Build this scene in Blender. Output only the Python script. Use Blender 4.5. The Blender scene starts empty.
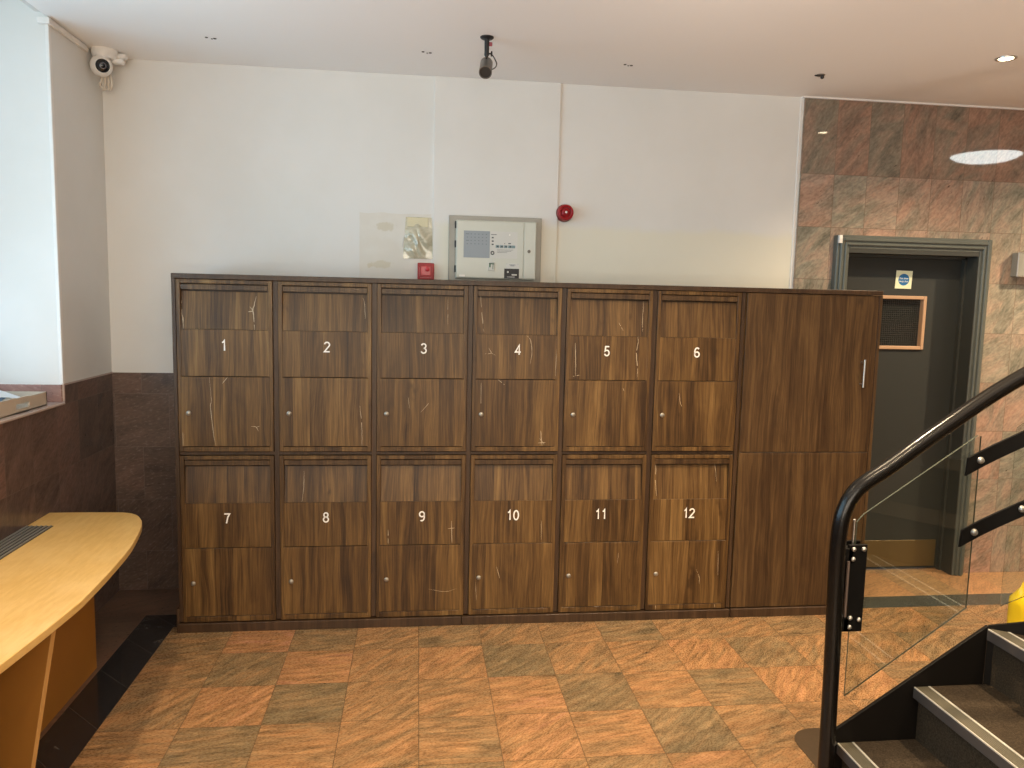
import bpy, bmesh, math, random
from mathutils import Vector, Matrix
random.seed(7)
SC = bpy.context.scene
COL = SC.collection
R = math.radians

# ------------------------------------------------------------------ helpers
def link(o, parent=None, loc=(0, 0, 0)):
    COL.objects.link(o)
    o.location = loc
    if parent is not None:
        o.parent = parent
    return o

def obj(name, bm, mats, parent=None, loc=(0, 0, 0), smooth=False):
    me = bpy.data.meshes.new(name)
    bm.normal_update()
    bm.to_mesh(me); bm.free()
    for m in (mats if isinstance(mats, (list, tuple)) else [mats]):
        me.materials.append(m)
    if smooth:
        for p in me.polygons: p.use_smooth = True
        try: me.set_sharp_from_angle(angle=R(40))
        except Exception: pass
    return link(bpy.data.objects.new(name, me), parent, loc)

def thing(name, label, cat, loc=(0, 0, 0), rz=0, group=None):
    o = bpy.data.objects.new(name, None)
    o.empty_display_size = .05
    COL.objects.link(o); o.location = loc; o.rotation_euler = (0, 0, rz)
    return tag(o, label, cat, group)

def tag(o, label, cat, group=None):
    o['label'] = label; o['category'] = cat
    if group: o['group'] = group
    return o

def struct(name, bm, mats, label=None, cat=None, parent=None, smooth=False, loc=(0, 0, 0)):
    o = obj(name, bm, mats, parent, loc, smooth)
    if parent is None:
        o['kind'] = 'structure'
        if label: o['label'] = label
        if cat: o['category'] = cat
    return o

def new(): return bmesh.new()

def box(bm, x0, x1, y0, y1, z0, z1, bev=0.0, mi=0, seg=1):
    r = bmesh.ops.create_cube(bm, size=1.0)
    vs = r['verts']
    for v in vs:
        v.co = Vector(((x0 + x1) / 2 + v.co.x * (x1 - x0), (y0 + y1) / 2 + v.co.y * (y1 - y0), (z0 + z1) / 2 + v.co.z * (z1 - z0)))
    fs = {f for v in vs for f in v.link_faces}
    for f in fs: f.material_index = mi
    if bev > 0:
        es = list({e for v in vs for e in v.link_edges})
        bmesh.ops.bevel(bm, geom=es, offset=bev, segments=seg, affect='EDGES', profile=.5, material=mi)
    return bm

def quad(bm, pts, mi=0):
    vs = [bm.verts.new(p) for p in pts]
    f = bm.faces.new(vs); f.material_index = mi
    return f

def prism(bm, pts, lo, hi, axis=2, mi=0, bev=0.0):
    """extrude a polygon (2-D pts) along an axis between lo and hi"""
    def P(a, b, h):
        if axis == 2: return (a, b, h)
        if axis == 1: return (a, h, b)
        return (h, a, b)
    A = [bm.verts.new(P(a, b, lo)) for a, b in pts]
    B = [bm.verts.new(P(a, b, hi)) for a, b in pts]
    fs = [bm.faces.new(A), bm.faces.new(B)]
    n = len(pts)
    for i in range(n): fs.append(bm.faces.new((A[i], A[(i + 1) % n], B[(i + 1) % n], B[i])))
    for f in fs: f.material_index = mi
    bmesh.ops.recalc_face_normals(bm, faces=fs)
    if bev > 0:
        es = list({e for f in fs[:2] for e in f.edges})
        bmesh.ops.bevel(bm, geom=es, offset=bev, segments=2, affect='EDGES', profile=.5)
    return bm

def frame_of(d):
    d = Vector(d).normalized()
    a = Vector((0, 0, 1)) if abs(d.z) < .9 else Vector((1, 0, 0))
    u = d.cross(a).normalized()
    return u, d.cross(u).normalized()

def lathe(bm, prof, c=(0, 0, 0), axis=(0, 0, 1), n=32, mi=0):
    """prof: list of (radius, height along axis)"""
    ax = Vector(axis).normalized(); u, v = frame_of(ax); c = Vector(c)
    rings = []
    for r, h in prof:
        if r < 1e-6: rings.append([bm.verts.new(c + ax * h)])
        else: rings.append([bm.verts.new(c + ax * h + (u * math.cos(t) + v * math.sin(t)) * r) for t in [2 * math.pi * k / n for k in range(n)]])
    fs = []
    for a, b in zip(rings, rings[1:]):
        if len(a) == 1 and len(b) == 1: continue
        for k in range(n):
            if len(a) == 1: fs.append(bm.faces.new((a[0], b[k], b[(k + 1) % n])))
            elif len(b) == 1: fs.append(bm.faces.new((a[k], a[(k + 1) % n], b[0])))
            else: fs.append(bm.faces.new((a[k], a[(k + 1) % n], b[(k + 1) % n], b[k])))
    for rg, flip in ((rings[0], 0), (rings[-1], 1)):
        if len(rg) > 1: fs.append(bm.faces.new(rg))
    for f in fs: f.material_index = mi
    bmesh.ops.recalc_face_normals(bm, faces=fs)
    return bm

def tube(bm, pts, r, n=16, mi=0, cap=True):
    pts = [Vector(p) for p in pts]
    rings = []; prev = None
    for i, p in enumerate(pts):
        if i == 0: d = pts[1] - p
        elif i == len(pts) - 1: d = p - pts[i - 1]
        else: d = (pts[i + 1] - p).normalized() + (p - pts[i - 1]).normalized()
        d.normalize()
        if prev is None: u, v = frame_of(d)
        else:
            u = (prev - d * prev.dot(d)).normalized(); v = d.cross(u)
        prev = u
        rr = r[i] if isinstance(r, (list, tuple)) else r
        rings.append([bm.verts.new(p + (u * math.cos(t) + v * math.sin(t)) * rr) for t in [2 * math.pi * k / n for k in range(n)]])
    fs = []
    for a, b in zip(rings, rings[1:]):
        for k in range(n): fs.append(bm.faces.new((a[k], a[(k + 1) % n], b[(k + 1) % n], b[k])))
    if cap: fs += [bm.faces.new(rings[0]), bm.faces.new(rings[-1])]
    for f in fs: f.material_index = mi
    bmesh.ops.recalc_face_normals(bm, faces=fs)
    return bm

def smooth_path(pts, k=6):
    """Catmull-Rom resample"""
    P = [Vector(p) for p in pts]; P = [P[0] * 2 - P[1]] + P + [P[-1] * 2 - P[-2]]
    out = []
    for i in range(1, len(P) - 2):
        a, b, c, d = P[i - 1:i + 3]
        for j in range(k):
            t = j / k
            out.append(.5 * ((2 * b) + (c - a) * t + (2 * a - 5 * b + 4 * c - d) * t * t + (3 * b - a - 3 * c + d) * t ** 3))
    out.append(P[-2]); return out

# ------------------------------------------------------------------ materials
class NT:
    def __init__(s, name):
        s.m = bpy.data.materials.new(name); s.m.use_nodes = True
        s.t = s.m.node_tree; s.t.nodes.clear()
        s.out = s.t.nodes.new('ShaderNodeOutputMaterial')
    def n(s, typ, ins=None, **kw):
        nd = s.t.nodes.new(typ)
        for k, v in kw.items(): setattr(nd, k, v)
        for k, v in (ins or {}).items(): s.set(nd.inputs[k], v)
        return nd
    def set(s, sock, v):
        if hasattr(v, 'is_output'): s.t.links.new(v, sock)
        else:
            if isinstance(v, (tuple, list)) and len(v) == 3 and sock.type == 'RGBA': v = (*v, 1)
            sock.default_value = v
    def math(s, op, a, b=0.0, c=0.0, clamp=False):
        nd = s.n('ShaderNodeMath', operation=op, use_clamp=clamp)
        s.set(nd.inputs[0], a); s.set(nd.inputs[1], b); s.set(nd.inputs[2], c)
        return nd.outputs[0]
    def vec(s, op, a, b=(0, 0, 0)):
        nd = s.n('ShaderNodeVectorMath', operation=op); s.set(nd.inputs[0], a); s.set(nd.inputs[1], b); return nd.outputs[0]
    def xyz(s, v): return s.n('ShaderNodeSeparateXYZ', {0: v}).outputs
    def comb(s, x=0.0, y=0.0, z=0.0): return s.n('ShaderNodeCombineXYZ', {0: x, 1: y, 2: z}).outputs[0]
    def noise(s, v, scale=5, detail=4, rough=.55, dist=0.0):
        nd = s.n('ShaderNodeTexNoise', {'Vector': v, 'Scale': scale, 'Detail': detail, 'Roughness': rough, 'Distortion': dist}); return nd.outputs['Fac']
    def white(s, v): return s.n('ShaderNodeTexWhiteNoise', {'Vector': v}, noise_dimensions='3D').outputs['Value']
    def ramp(s, f, stops, interp='LINEAR'):
        nd = s.n('ShaderNodeValToRGB', {0: f}); cr = nd.color_ramp; cr.interpolation = interp
        while len(cr.elements) < len(stops): cr.elements.new(.5)
        for e, (p, c) in zip(cr.elements, stops):
            e.position = p; e.color = (*c, 1) if len(c) == 3 else c
        return nd.outputs[0]
    def step(s, v, a, b):
        nd = s.n('ShaderNodeMapRange', {'Value': v, 'From Min': a, 'From Max': b}, interpolation_type='SMOOTHSTEP'); return nd.outputs[0]
    def mix(s, f, a, b, mode='MIX'):
        nd = s.n('ShaderNodeMix', data_type='RGBA', blend_type=mode); s.set(nd.inputs[0], f); s.set(nd.inputs[6], a); s.set(nd.inputs[7], b); return nd.outputs[2]
    def obj(s): return s.n('ShaderNodeTexCoord').outputs['Object']
    def world(s): return s.n('ShaderNodeNewGeometry').outputs['Position']
    def rnd(s): return s.n('ShaderNodeObjectInfo').outputs['Random']
    def bump(s, h, strength=.2, dist=.01): return s.n('ShaderNodeBump', {'Height': h, 'Strength': strength, 'Distance': dist}).outputs[0]
    def bsdf(s, **kw):
        nd = s.n('ShaderNodeBsdfPrincipled')
        names = dict(color='Base Color', rough='Roughness', metal='Metallic', normal='Normal', coat='Coat Weight', coatr='Coat Roughness', spec='Specular IOR Level', emit='Emission Color', estr='Emission Strength', trans='Transmission Weight', ior='IOR', alpha='Alpha')
        for k, v in kw.items(): s.set(nd.inputs[names[k]], v)
        s.t.links.new(nd.outputs[0], s.out.inputs[0])
        return s.m

def plain(name, c, rough=.5, metal=0.0, var=.06, scale=30, **kw):
    n = NT(name)
    f = n.noise(n.obj(), scale, 3)
    v = n.math('MULTIPLY_ADD', f, 2 * var, 1 - var)
    col = n.vec('SCALE', c); nd = col.node; n.set(nd.inputs['Scale'], v)
    return n.bsdf(color=col, rough=rough, metal=metal, **kw)

def emission(name, c, s):
    n = NT(name)
    e = n.n('ShaderNodeEmission', {'Color': c, 'Strength': s})
    n.t.links.new(e.outputs[0], n.out.inputs[0]); return n.m

def granite(name, axes, off, pitch, stops, rough, vein=.6, speck=.25, vein_angle=35, gain=1.0, grout=(.05, .035, .025), gw=.0022, toprow=None, brick=0.0, blotch=.75, fine=1.3, bstr=.12, stretch=(5, 34), fscale=(40, 110), attr=None, gk=.75, lum=0.0, bscale=(3, 7), coat=0.0, spec=.5):
    """stone tiles laid in a grid: one tone per tile, slanting grain, dark specks, thin joints"""
    n = NT(name)
    P = n.xyz(n.world())
    a, b = P[axes[0]], P[axes[1]]
    tv = n.math('DIVIDE', n.math('SUBTRACT', b, off[1]), pitch[1])
    if toprow: tv = n.math('MINIMUM', tv, .96)
    row = n.math('FLOOR', tv)
    tu = n.math('DIVIDE', n.math('SUBTRACT', a, off[0]), pitch[0])
    if brick: tu = n.math('ADD', tu, n.math('MULTIPLY', row, brick))
    colm = n.math('FLOOR', tu)
    fu = n.math('FRACT', tu); fv = n.math('FRACT', tv)
    rnd = n.white(n.comb(colm, row, .37))
    rnd2 = n.white(n.comb(colm, row, 5.11))
    if attr: rnd = n.n('ShaderNodeAttribute', attribute_name=attr).outputs['Fac']
    # slanting grain: stretched noise, angle varies a little by tile
    ang = n.math('MULTIPLY_ADD', n.math('SUBTRACT', rnd2, .5), .9, R(vein_angle))
    rot = n.n('ShaderNodeVectorRotate', {'Vector': n.comb(a, b, 0.0), 'Angle': ang}, rotation_type='Z_AXIS').outputs[0]
    rot = n.vec('ADD', rot, n.comb(n.math('MULTIPLY', rnd, 37.0), n.math('MULTIPLY', rnd2, 19.0), 0.0))
    st = n.vec('MULTIPLY', rot, (*stretch, 1.0))
    g1 = n.noise(st, 1.0, 5, .65, .6)
    g2 = n.noise(n.vec('MULTIPLY', rot, (*fscale, 1)), 1.0, 3, .6)
    g3 = n.noise(n.vec('MULTIPLY', rot, (*bscale, 1)), 1.0, 4, .6, 1.2)
    tone = n.math('ADD', n.math('MULTIPLY', rnd, .72), n.math('MULTIPLY', n.math('SUBTRACT', g3, .5), blotch))
    tone = n.math('ADD', tone, .14)
    col = n.ramp(tone, stops)
    k = n.math('ADD', n.math('MULTIPLY', n.math('SUBTRACT', g1, .5), vein * 1.6), n.math('MULTIPLY', n.math('SUBTRACT', g2, .5), vein * fine))
    k = n.math('ADD', k, n.math('MULTIPLY', n.math('SUBTRACT', g3, .5), lum))
    k = n.math('MULTIPLY', n.math('MAXIMUM', n.math('ADD', k, 1.0), .25), gain)
    c2 = n.vec('SCALE', col); n.set(c2.node.inputs['Scale'], k)
    sp = n.noise(n.vec('MULTIPLY', rot, (16, 52, 1)), 1.0, 4, .7)
    spm = n.math('MULTIPLY', n.step(sp, .62, .69), n.step(n.noise(rot, 3.6, 2), .57, .64))
    c3 = n.mix(n.math('MULTIPLY', spm, speck * 3.2, 0, True), c2, (.035, .02, .015))
    if toprow:
        z0, tint = toprow
        c3 = n.mix(n.math('GREATER_THAN', b, z0), c3, n.mix(1.0, c3, tint, 'MULTIPLY'))
    eu = n.math('MINIMUM', fu, n.math('SUBTRACT', 1.0, fu)); ev = n.math('MINIMUM', fv, n.math('SUBTRACT', 1.0, fv))
    gu = n.math('LESS_THAN', eu, gw / 2 / pitch[0]); gv = n.math('LESS_THAN', ev, gw / 2 / pitch[1])
    gm = n.math('MAXIMUM', gu, gv)
    c4 = n.mix(n.math('MULTIPLY', gm, gk), c3, grout)
    rr = n.math('ADD', rough, n.math('MULTIPLY', n.math('SUBTRACT', g2, .5), rough * .8))
    rr = n.math('MAXIMUM', rr, .02)
    bmp = n.bump(n.math('SUBTRACT', n.math('MULTIPLY', g2, .3), gm), bstr, .002)
    return n.bsdf(color=c4, rough=rr, normal=bmp, coat=coat, coatr=.05, spec=spec)

def wood(name, pal, stave=.085, grain=1.0, coat=.0, rough=.42, contrast=1.0, crack=True):
    """laminate of narrow upright staves, each with a tone of its own"""
    n = NT(name)
    o = n.obj(); P = n.xyz(o)
    rnd = n.rnd()
    ofs = n.math('MULTIPLY', rnd, 41.7)
    x = n.math('ADD', P[0], ofs)
    z = n.math('ADD', P[2], n.math('MULTIPLY', rnd, 17.3))
    # uneven stave widths
    wob = n.math('MULTIPLY', n.math('SUBTRACT', n.noise(n.comb(n.math('MULTIPLY', x, 6.0), 0.0, 0.0), 1.0, 1), .5), .06)
    s = n.math('DIVIDE', n.math('ADD', x, wob), stave)
    idx = n.math('FLOOR', s)
    sr = n.white(n.comb(idx, n.math('MULTIPLY', rnd, 91.0), 0.0))
    sr2 = n.white(n.comb(idx, 3.3, n.math('MULTIPLY', rnd, 53.0)))
    v = n.comb(n.math('ADD', n.math('MULTIPLY', x, 1.0), n.math('MULTIPLY', sr, 9.0)), P[1], n.math('ADD', z, n.math('MULTIPLY', sr2, 13.0)))
    bend = n.noise(n.vec('MULTIPLY', v, (3.5, 1, 1.6)), 1.0, 2, .5)
    vb = n.vec('ADD', v, n.comb(n.math('MULTIPLY', n.math('SUBTRACT', bend, .5), .07), 0.0, 0.0))
    g1 = n.noise(n.vec('MULTIPLY', vb, (80, 1, 1.6)), 1.0, 6, .68, .4)
    g2 = n.noise(n.vec('MULTIPLY', vb, (260, 1, 7)), 1.0, 3, .6)
    g3 = n.noise(n.vec('MULTIPLY', v, (9, 1, 2.0)), 1.0, 4, .6, .8)
    g4 = n.noise(n.vec('MULTIPLY', vb, (30, 1, .9)), 1.0, 3, .55, .3)
    tone = n.math('ADD', n.math('MULTIPLY', sr, .27 * contrast), .345)
    tone = n.math('ADD', tone, n.math('MULTIPLY', n.math('SUBTRACT', g4, .5), .9 * grain))
    tone = n.math('ADD', tone, n.math('MULTIPLY', n.math('SUBTRACT', g1, .5), 1.0 * grain))
    tone = n.math('ADD', tone, n.math('MULTIPLY', n.math('SUBTRACT', g2, .5), .7 * grain))
    tone = n.math('ADD', tone, n.math('MULTIPLY', n.math('SUBTRACT', g3, .5), .62))
    col = n.ramp(tone, [(.12, pal[0]), (.42, pal[1]), (.62, pal[2]), (.9, pal[3])])
    # dark knots
    kn = n.step(n.noise(n.vec('MULTIPLY', v, (10, 1, 4.5)), 1.0, 3, .55), .64, .76)
    col = n.mix(n.math('MULTIPLY', kn, .75), col, pal[0])
    rr = n.math('MULTIPLY_ADD', g2, .2, rough - .1)
    return n.bsdf(color=col, rough=rr, coat=coat, coatr=.2, normal=n.bump(g2, .08, .001), spec=.35)

def paint_wall():
    n = NT('white_wall_paint')
    P = n.world(); p = n.xyz(P)
    f = n.noise(P, 2.2, 4); g = n.noise(P, 90, 3)
    base = n.mix(n.step(f, .35, .7), (.735, .725, .70), (.705, .695, .665))
    # creamier old coat on the lower part around the alarm panel
    edge = n.math('ADD', p[2], n.math('MULTIPLY', n.math('SUBTRACT', n.noise(P, 3.5, 3), .5), .10))
    low = n.math('MULTIPLY', n.math('SUBTRACT', 1.0, n.step(edge, 1.965, 2.02)), n.step(p[0], 1.15, 1.25))
    col = n.mix(n.math('MULTIPLY', low, .8), base, (.745, .715, .59))
    # unpainted rectangle where a notice board hung
    inx = n.math('MULTIPLY', n.math('GREATER_THAN', p[0], .79), n.math('LESS_THAN', p[0], 1.166))
    inz = n.math('MULTIPLY', n.math('GREATER_THAN', p[2], 1.68), n.math('LESS_THAN', n.math('ADD', p[2], n.math('MULTIPLY', n.noise(P, 9, 2), .02)), 2.045))
    pm = n.math('MULTIPLY', n.math('MULTIPLY', inx, inz), n.math('GREATER_THAN', p[1], .4))
    patch = n.mix(n.step(n.noise(P, 7, 3), .4, .65), (.655, .60, .50), (.70, .66, .575))
    col = n.mix(n.math('MULTIPLY', pm, .5), col, patch)
    # glue smears inside the patch
    for (cx, cz, sx, sz) in ((.925, 1.965, .055, .026), (.905, 1.765, .06, .022), (.842, 1.758, .012, .016)):
        dx = n.math('DIVIDE', n.math('SUBTRACT', p[0], cx), sx); dz = n.math('DIVIDE', n.math('SUBTRACT', p[2], cz), sz)
        d = n.math('SQRT', n.math('ADD', n.math('MULTIPLY', dx, dx), n.math('MULTIPLY', dz, dz)))
        d = n.math('ADD', d, n.math('MULTIPLY', n.math('SUBTRACT', n.noise(P, 60, 3), .5), 1.1))
        sm = n.math('MULTIPLY', n.math('SUBTRACT', 1.0, n.step(d, .7, 1.05)), pm)
        col = n.mix(n.math('MULTIPLY', sm, .6), col, (.58, .52, .385))
    return n.bsdf(color=col, rough=.62, normal=n.bump(g, .05, .002), spec=.3)

def marble_black(name='black_marble', c0=(.006, .006, .007), c1=(.022, .022, .024)):
    n = NT(name)
    P = n.world()
    v = n.n('ShaderNodeTexVoronoi', {'Vector': n.vec('ADD', P, n.vec('SCALE', n.comb(n.noise(P, 6, 4), n.noise(P, 7, 4), 0.0))), 'Scale': 6.5}, feature='DISTANCE_TO_EDGE').outputs['Distance']
    vein = n.math('MULTIPLY', n.math('SUBTRACT', 1.0, n.step(v, .004, .02)), n.step(n.noise(P, 4.5, 3), .52, .66))
    base = n.mix(n.noise(P, 30, 4), c0, c1)
    p = n.xyz(P)
    j = n.math('LESS_THAN', n.math('FRACT', n.math('DIVIDE', n.math('ADD', n.math('ADD', p[0], p[1]), 10.24), .302)), .006)
    col = n.mix(n.math('MULTIPLY', vein, .55), base, (.32, .3, .27))
    col = n.mix(n.math('MULTIPLY', j, .5), col, (.12, .11, .10))
    return n.bsdf(color=col, rough=.12, spec=.5)

def carpet():
    n = NT('stair_carpet')
    P = n.world(); f = n.noise(P, 190, 3, .7); g = n.noise(P, 26, 4, .7)
    col = n.mix(n.step(f, .3, .72), (.012, .0085, .0055), (.062, .044, .027))
    col = n.mix(n.math('MULTIPLY', g, .5), col, (.054, .038, .023))
    return n.bsdf(color=col, rough=.95, normal=n.bump(f, .7, .004), spec=.1)

def glass():
    n = NT('clear_glass')
    fr = n.n('ShaderNodeFresnel', {'IOR': 1.45}).outputs[0]
    t = n.n('ShaderNodeBsdfTransparent', {'Color': (.93, .955, .94)}); g = n.n('ShaderNodeBsdfGlossy', {'Color': (1, 1, 1), 'Roughness': .01})
    m = n.n('ShaderNodeMixShader', {0: n.math('MULTIPLY', fr, .8), 1: t.outputs[0], 2: g.outputs[0]})
    n.t.links.new(m.outputs[0], n.out.inputs[0]); return n.m

def glass_edge():
    n = NT('polished_glass_edge')
    return n.bsdf(color=(.085, .092, .062), rough=.15, spec=.6)

def wired_glass():
    n = NT('wired_glass')
    p = n.xyz(n.world())
    gx = n.math('LESS_THAN', n.math('FRACT', n.math('DIVIDE', p[0], .0125)), .09); gz = n.math('LESS_THAN', n.math('FRACT', n.math('DIVIDE', p[2], .0125)), .09)
    col = n.mix(n.math('MAXIMUM', gx, gz), (.012, .014, .014), (.075, .075, .068))
    return n.bsdf(color=col, rough=.06, spec=.5)

M = {}
M['wall'] = paint_wall()
M['ceil'] = plain('ceiling_paint', (.90, .885, .87), .7, var=.02, scale=1.2)
M['white_plastic'] = plain('white_plastic', (.78, .76, .73), .35)
M['lens_black'] = plain('black_lens', (.008, .009, .012), .08)
M['floor'] = granite('floor_granite', (0, 1), (-.049, .062), (.2917, .3025),
    [(.10, (.150, .108, .057)), (.34, (.185, .118, .058)), (.50, (.228, .131, .060)), (.68, (.270, .140, .060)), (.84, (.290, .143, .065)), (.97, (.30, .141, .082))], 0.28, vein=1.45, fine=.85, blotch=1.0, lum=.55, bscale=(3.5, 13), speck=.3, vein_angle=-28, grout=(.075, .045, .022), gw=.0030, gk=.9, stretch=(8, 40), fscale=(75, 210), attr='tile_tone')
M['floor_strip'] = granite('floor_granite_brown_shaded', (0, 1), (-.175, .212), (.2917, .36),  # brown stone, darkened further for the shade behind the counter
    [(.1, (.085, .056, .040)), (.5, (.115, .066, .045)), (.9, (.14, .078, .05))], .32, vein=.9, fine=2, vein_angle=-28, grout=(.08, .05, .03))
M['floor_warm'] = granite('floor_granite_sand', (0, 1), (3.3, .212), (.2917, .36),
    [(.1, (.26, .165, .082)), (.5, (.32, .185, .088)), (.9, (.36, .19, .09))], .32, vein=.9, fine=2, vein_angle=-28, grout=(.12, .07, .04))
M['gran_wall'] = granite('pink_granite_cladding', (0, 2), (3.217, 2.332), (.1962, .2915),
    [(.05, (.245, .228, .180)), (.28, (.28, .245, .190)), (.45, (.305, .242, .187)), (.66, (.325, .240, .184)), (.92, (.355, .230, .170))], .035, bstr=.02, vein=.85, fine=1.3, blotch=2.2, lum=.9, bscale=(3.5, 8), speck=.25, vein_angle=-48, grout=(.16, .11, .08), gw=.0028, stretch=(5, 15), fscale=(38, 80), toprow=(2.332, (.78, .73, .71)))
M['gran_left'] = granite('brown_granite_cladding_side', (1, 2), (.148, 1.083 - .29 * 5), (.222, .29),
    [(.1, (.10, .068, .057)), (.5, (.13, .085, .070)), (.9, (.165, .098, .078))], .22, vein=.7, stretch=(5, 16), blotch=1.4, speck=.1, vein_angle=-40, grout=(.15, .11, .09), gw=.0022)
M['gran_back'] = granite('brown_granite_cladding_end', (0, 2), (-.465, 1.063 - .283 * 5), (.27, .283),
    [(.1, (.10, .068, .054)), (.5, (.13, .086, .066)), (.9, (.16, .098, .074))], .25, vein=.7, stretch=(5, 16), blotch=1.4, speck=.2, vein_angle=-30, grout=(.17, .13, .11), gw=.0028, brick=.5)
M['gran_reveal'] = granite('pink_granite_reveal', (0, 2), (-.56, .9), (.3, .29),
    [(.1, (.26, .16, .13)), (.5, (.34, .19, .16)), (.9, (.40, .24, .19))], .25, vein=.4, grout=(.2, .15, .13))
M['sill'] = plain('polished_stone_edge', (.50, .40, .36), .25)
M['marble'] = marble_black(); M['marble_sheen'] = marble_black('black_marble_sheen', (.035, .036, .030), (.075, .075, .062))  # second one: same black stone, with the lamp sheen put into its colour
WP = [(.023, .0102, .0033), (.074, .0370, .0115), (.124, .0655, .0205), (.208, .120, .041)]
M['wood'] = wood('rustic_oak_laminate', WP, .072)
WD = [(.030, .0155, .008), (.050, .027, .0135), (.070, .038, .019), (.098, .054, .027)]
M['wood_dark'] = wood('walnut_edge_laminate', WD, .5, contrast=.3)
WU = [(.026, .0125, .0055), (.062, .0325, .013), (.092, .050, .0195), (.138, .080, .033)]
M['wood_walnut'] = wood('walnut_laminate', WU, .14, contrast=.7, grain=1.1)
M['crack'] = plain('pale_crack_filler', (.44, .35, .235), .5)
M['number'] = plain('white_vinyl', (.84, .82, .77), .45)
M['chrome'] = plain('chrome', (.48, .46, .42), .45, 1.0)
M['steel'] = plain('brushed_steel', (.58, .56, .53), .3, 1.0)
M['oak'] = None
M['black_metal'] = plain('black_painted_steel', (.0035, .003, .0026), .5, spec=.14)
M['lock_face'] = plain('worn_lock_metal', (.34, .31, .26), .42, .75)
M['lock_dark'] = plain('dark_lock_metal', (.16, .15, .13), .4, .6)
M['red_soft'] = plain('worn_legend', (.42, .10, .11), .5)
M['rail'] = plain('dark_gloss_rail', (.0045, .0036, .0028), .22, spec=.3)
M['stringer'] = plain('dark_brown_steel', (.0055, .0043, .0032), .5, spec=.14)
M['carpet'] = carpet()
M['nosing_insert'] = plain('ribbed_nosing_insert', (.075, .063, .038), .6)
M['nosing_metal'] = plain('aluminium_nosing', (.80, .76, .66), .3, .6)
M['nosing_front'] = plain('nosing_front_face', (.07, .06, .055), .5, .3)
M['glass'] = glass(); M['glass_edge'] = glass_edge()
M['door'] = plain('dark_grey_door_paint', (.023, .026, .024), .6, var=.04)
M['door_frame'] = plain('grey_green_frame_paint', (.10, .11, .098), .4)
M['door_edge'] = plain('door_lining_paint', (.04, .042, .037), .5)
M['bead'] = plain('light_wood_bead', (.50, .32, .20), .4)
M['wired'] = wired_glass()
M['brass'] = plain('dull_brass', (.15, .105, .045), .45, .4)
M['red'] = plain('red_plastic', (.33, .014, .018), .4, spec=.3)
M['red_dark'] = plain('dark_red_plastic', (.17, .012, .014), .35)
M['red_bright'] = plain('bright_red_plastic', (.52, .022, .035), .3)
M['panel_grey'] = plain('pale_grey_enamel', (.56, .57, .50), .32, var=.02)
M['panel_back'] = plain('grey_metal_surround', (.30, .29, .255), .45, .2)
M['overlay_blue'] = plain('blue_grey_membrane', (.26, .30, .335), .4, var=.03)
M['overlay_pale'] = plain('pale_membrane', (.58, .58, .545), .4, var=.03)
M['ink'] = plain('dark_ink', (.045, .05, .06), .5)
M['ink_soft'] = plain('blue_grey_ink', (.15, .18, .21), .5)
M['teal'] = plain('teal_key', (.16, .26, .28), .4)
M['teal_dark'] = plain('dark_teal_key', (.045, .10, .13), .4)
M['black'] = plain('black_plastic', (.010, .010, .011), .5)
M['green_ink'] = plain('green_ink', (.08, .17, .10), .5)
M['paper'] = plain('white_paper', (.82, .85, .88), .6, var=.02)
M['paper_blue'] = plain('blue_printed_paper', (.36, .52, .70), .6)
M['tray'] = plain('beige_card_tray', (.52, .44, .35), .55)
M['sign_pale'] = plain('photoluminescent_sign', (.80, .82, .58), .35, var=.02)
M['sign_blue'] = plain('blue_sign_ink', (.02, .15, .37), .4)
M['yellow'] = plain('yellow_plastic_film', (.80, .56, .015), .28, var=.1, scale=14)
M['pewter'] = plain('grey_metal_box', (.28, .275, .245), .45, .2)
M['spot_grey'] = plain('grey_spotlight_metal', (.17, .155, .135), .35, .5)
M['hole'] = plain('dark_hole', (.05, .045, .04), .8)
M['patch_floor'] = plain('dark_brown_floor_patch', (.062, .040, .022), .35, var=.25, scale=60)
M['lamp_warm'] = emission('warm_lamp_glow', (1, .78, .50), 30)
M['lamp_cool'] = emission('lamp_diffuser_glow', (.93, 1, .96), 14)

def oak():
    n = NT('light_oak_veneer')
    P = n.world()
    g = n.noise(n.vec('MULTIPLY', P, (60, 9, 60)), 1.0, 4, .6); h = n.noise(P, 5, 4, .6); k = n.noise(n.vec('MULTIPLY', P, (240, 30, 200)), 1.0, 2)
    col = n.mix(n.step(g, .3, .75), (.60, .37, .115), (.70, .46, .165))
    col = n.mix(n.math('MULTIPLY', n.step(h, .4, .75), .45), col, (.74, .52, .23))
    col = n.mix(n.math('MULTIPLY', n.step(k, .62, .72), .3), col, (.46, .24, .075))
    return n.bsdf(color=col, rough=.30, coat=.15, coatr=.15)
M['oak'] = oak()
M['oak_panel'] = plain('orange_oak_panel', (.28, .118, .020), .38, var=.08, scale=8)
M['oak_edge'] = plain('pale_oak_edging', (.56, .31, .10), .35)

def pouch_mat():
    n = NT('crinkled_clear_plastic')
    P = n.obj(); f = n.noise(P, 14, 3, .6, 1.5)
    col = n.mix(n.step(f, .35, .7), (.43, .40, .29), (.64, .60, .46))
    return n.bsdf(color=col, rough=.16, coat=.6, coatr=.08, normal=n.bump(n.noise(P, 30, 2), .3, .01))
M['pouch'] = pouch_mat()

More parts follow.
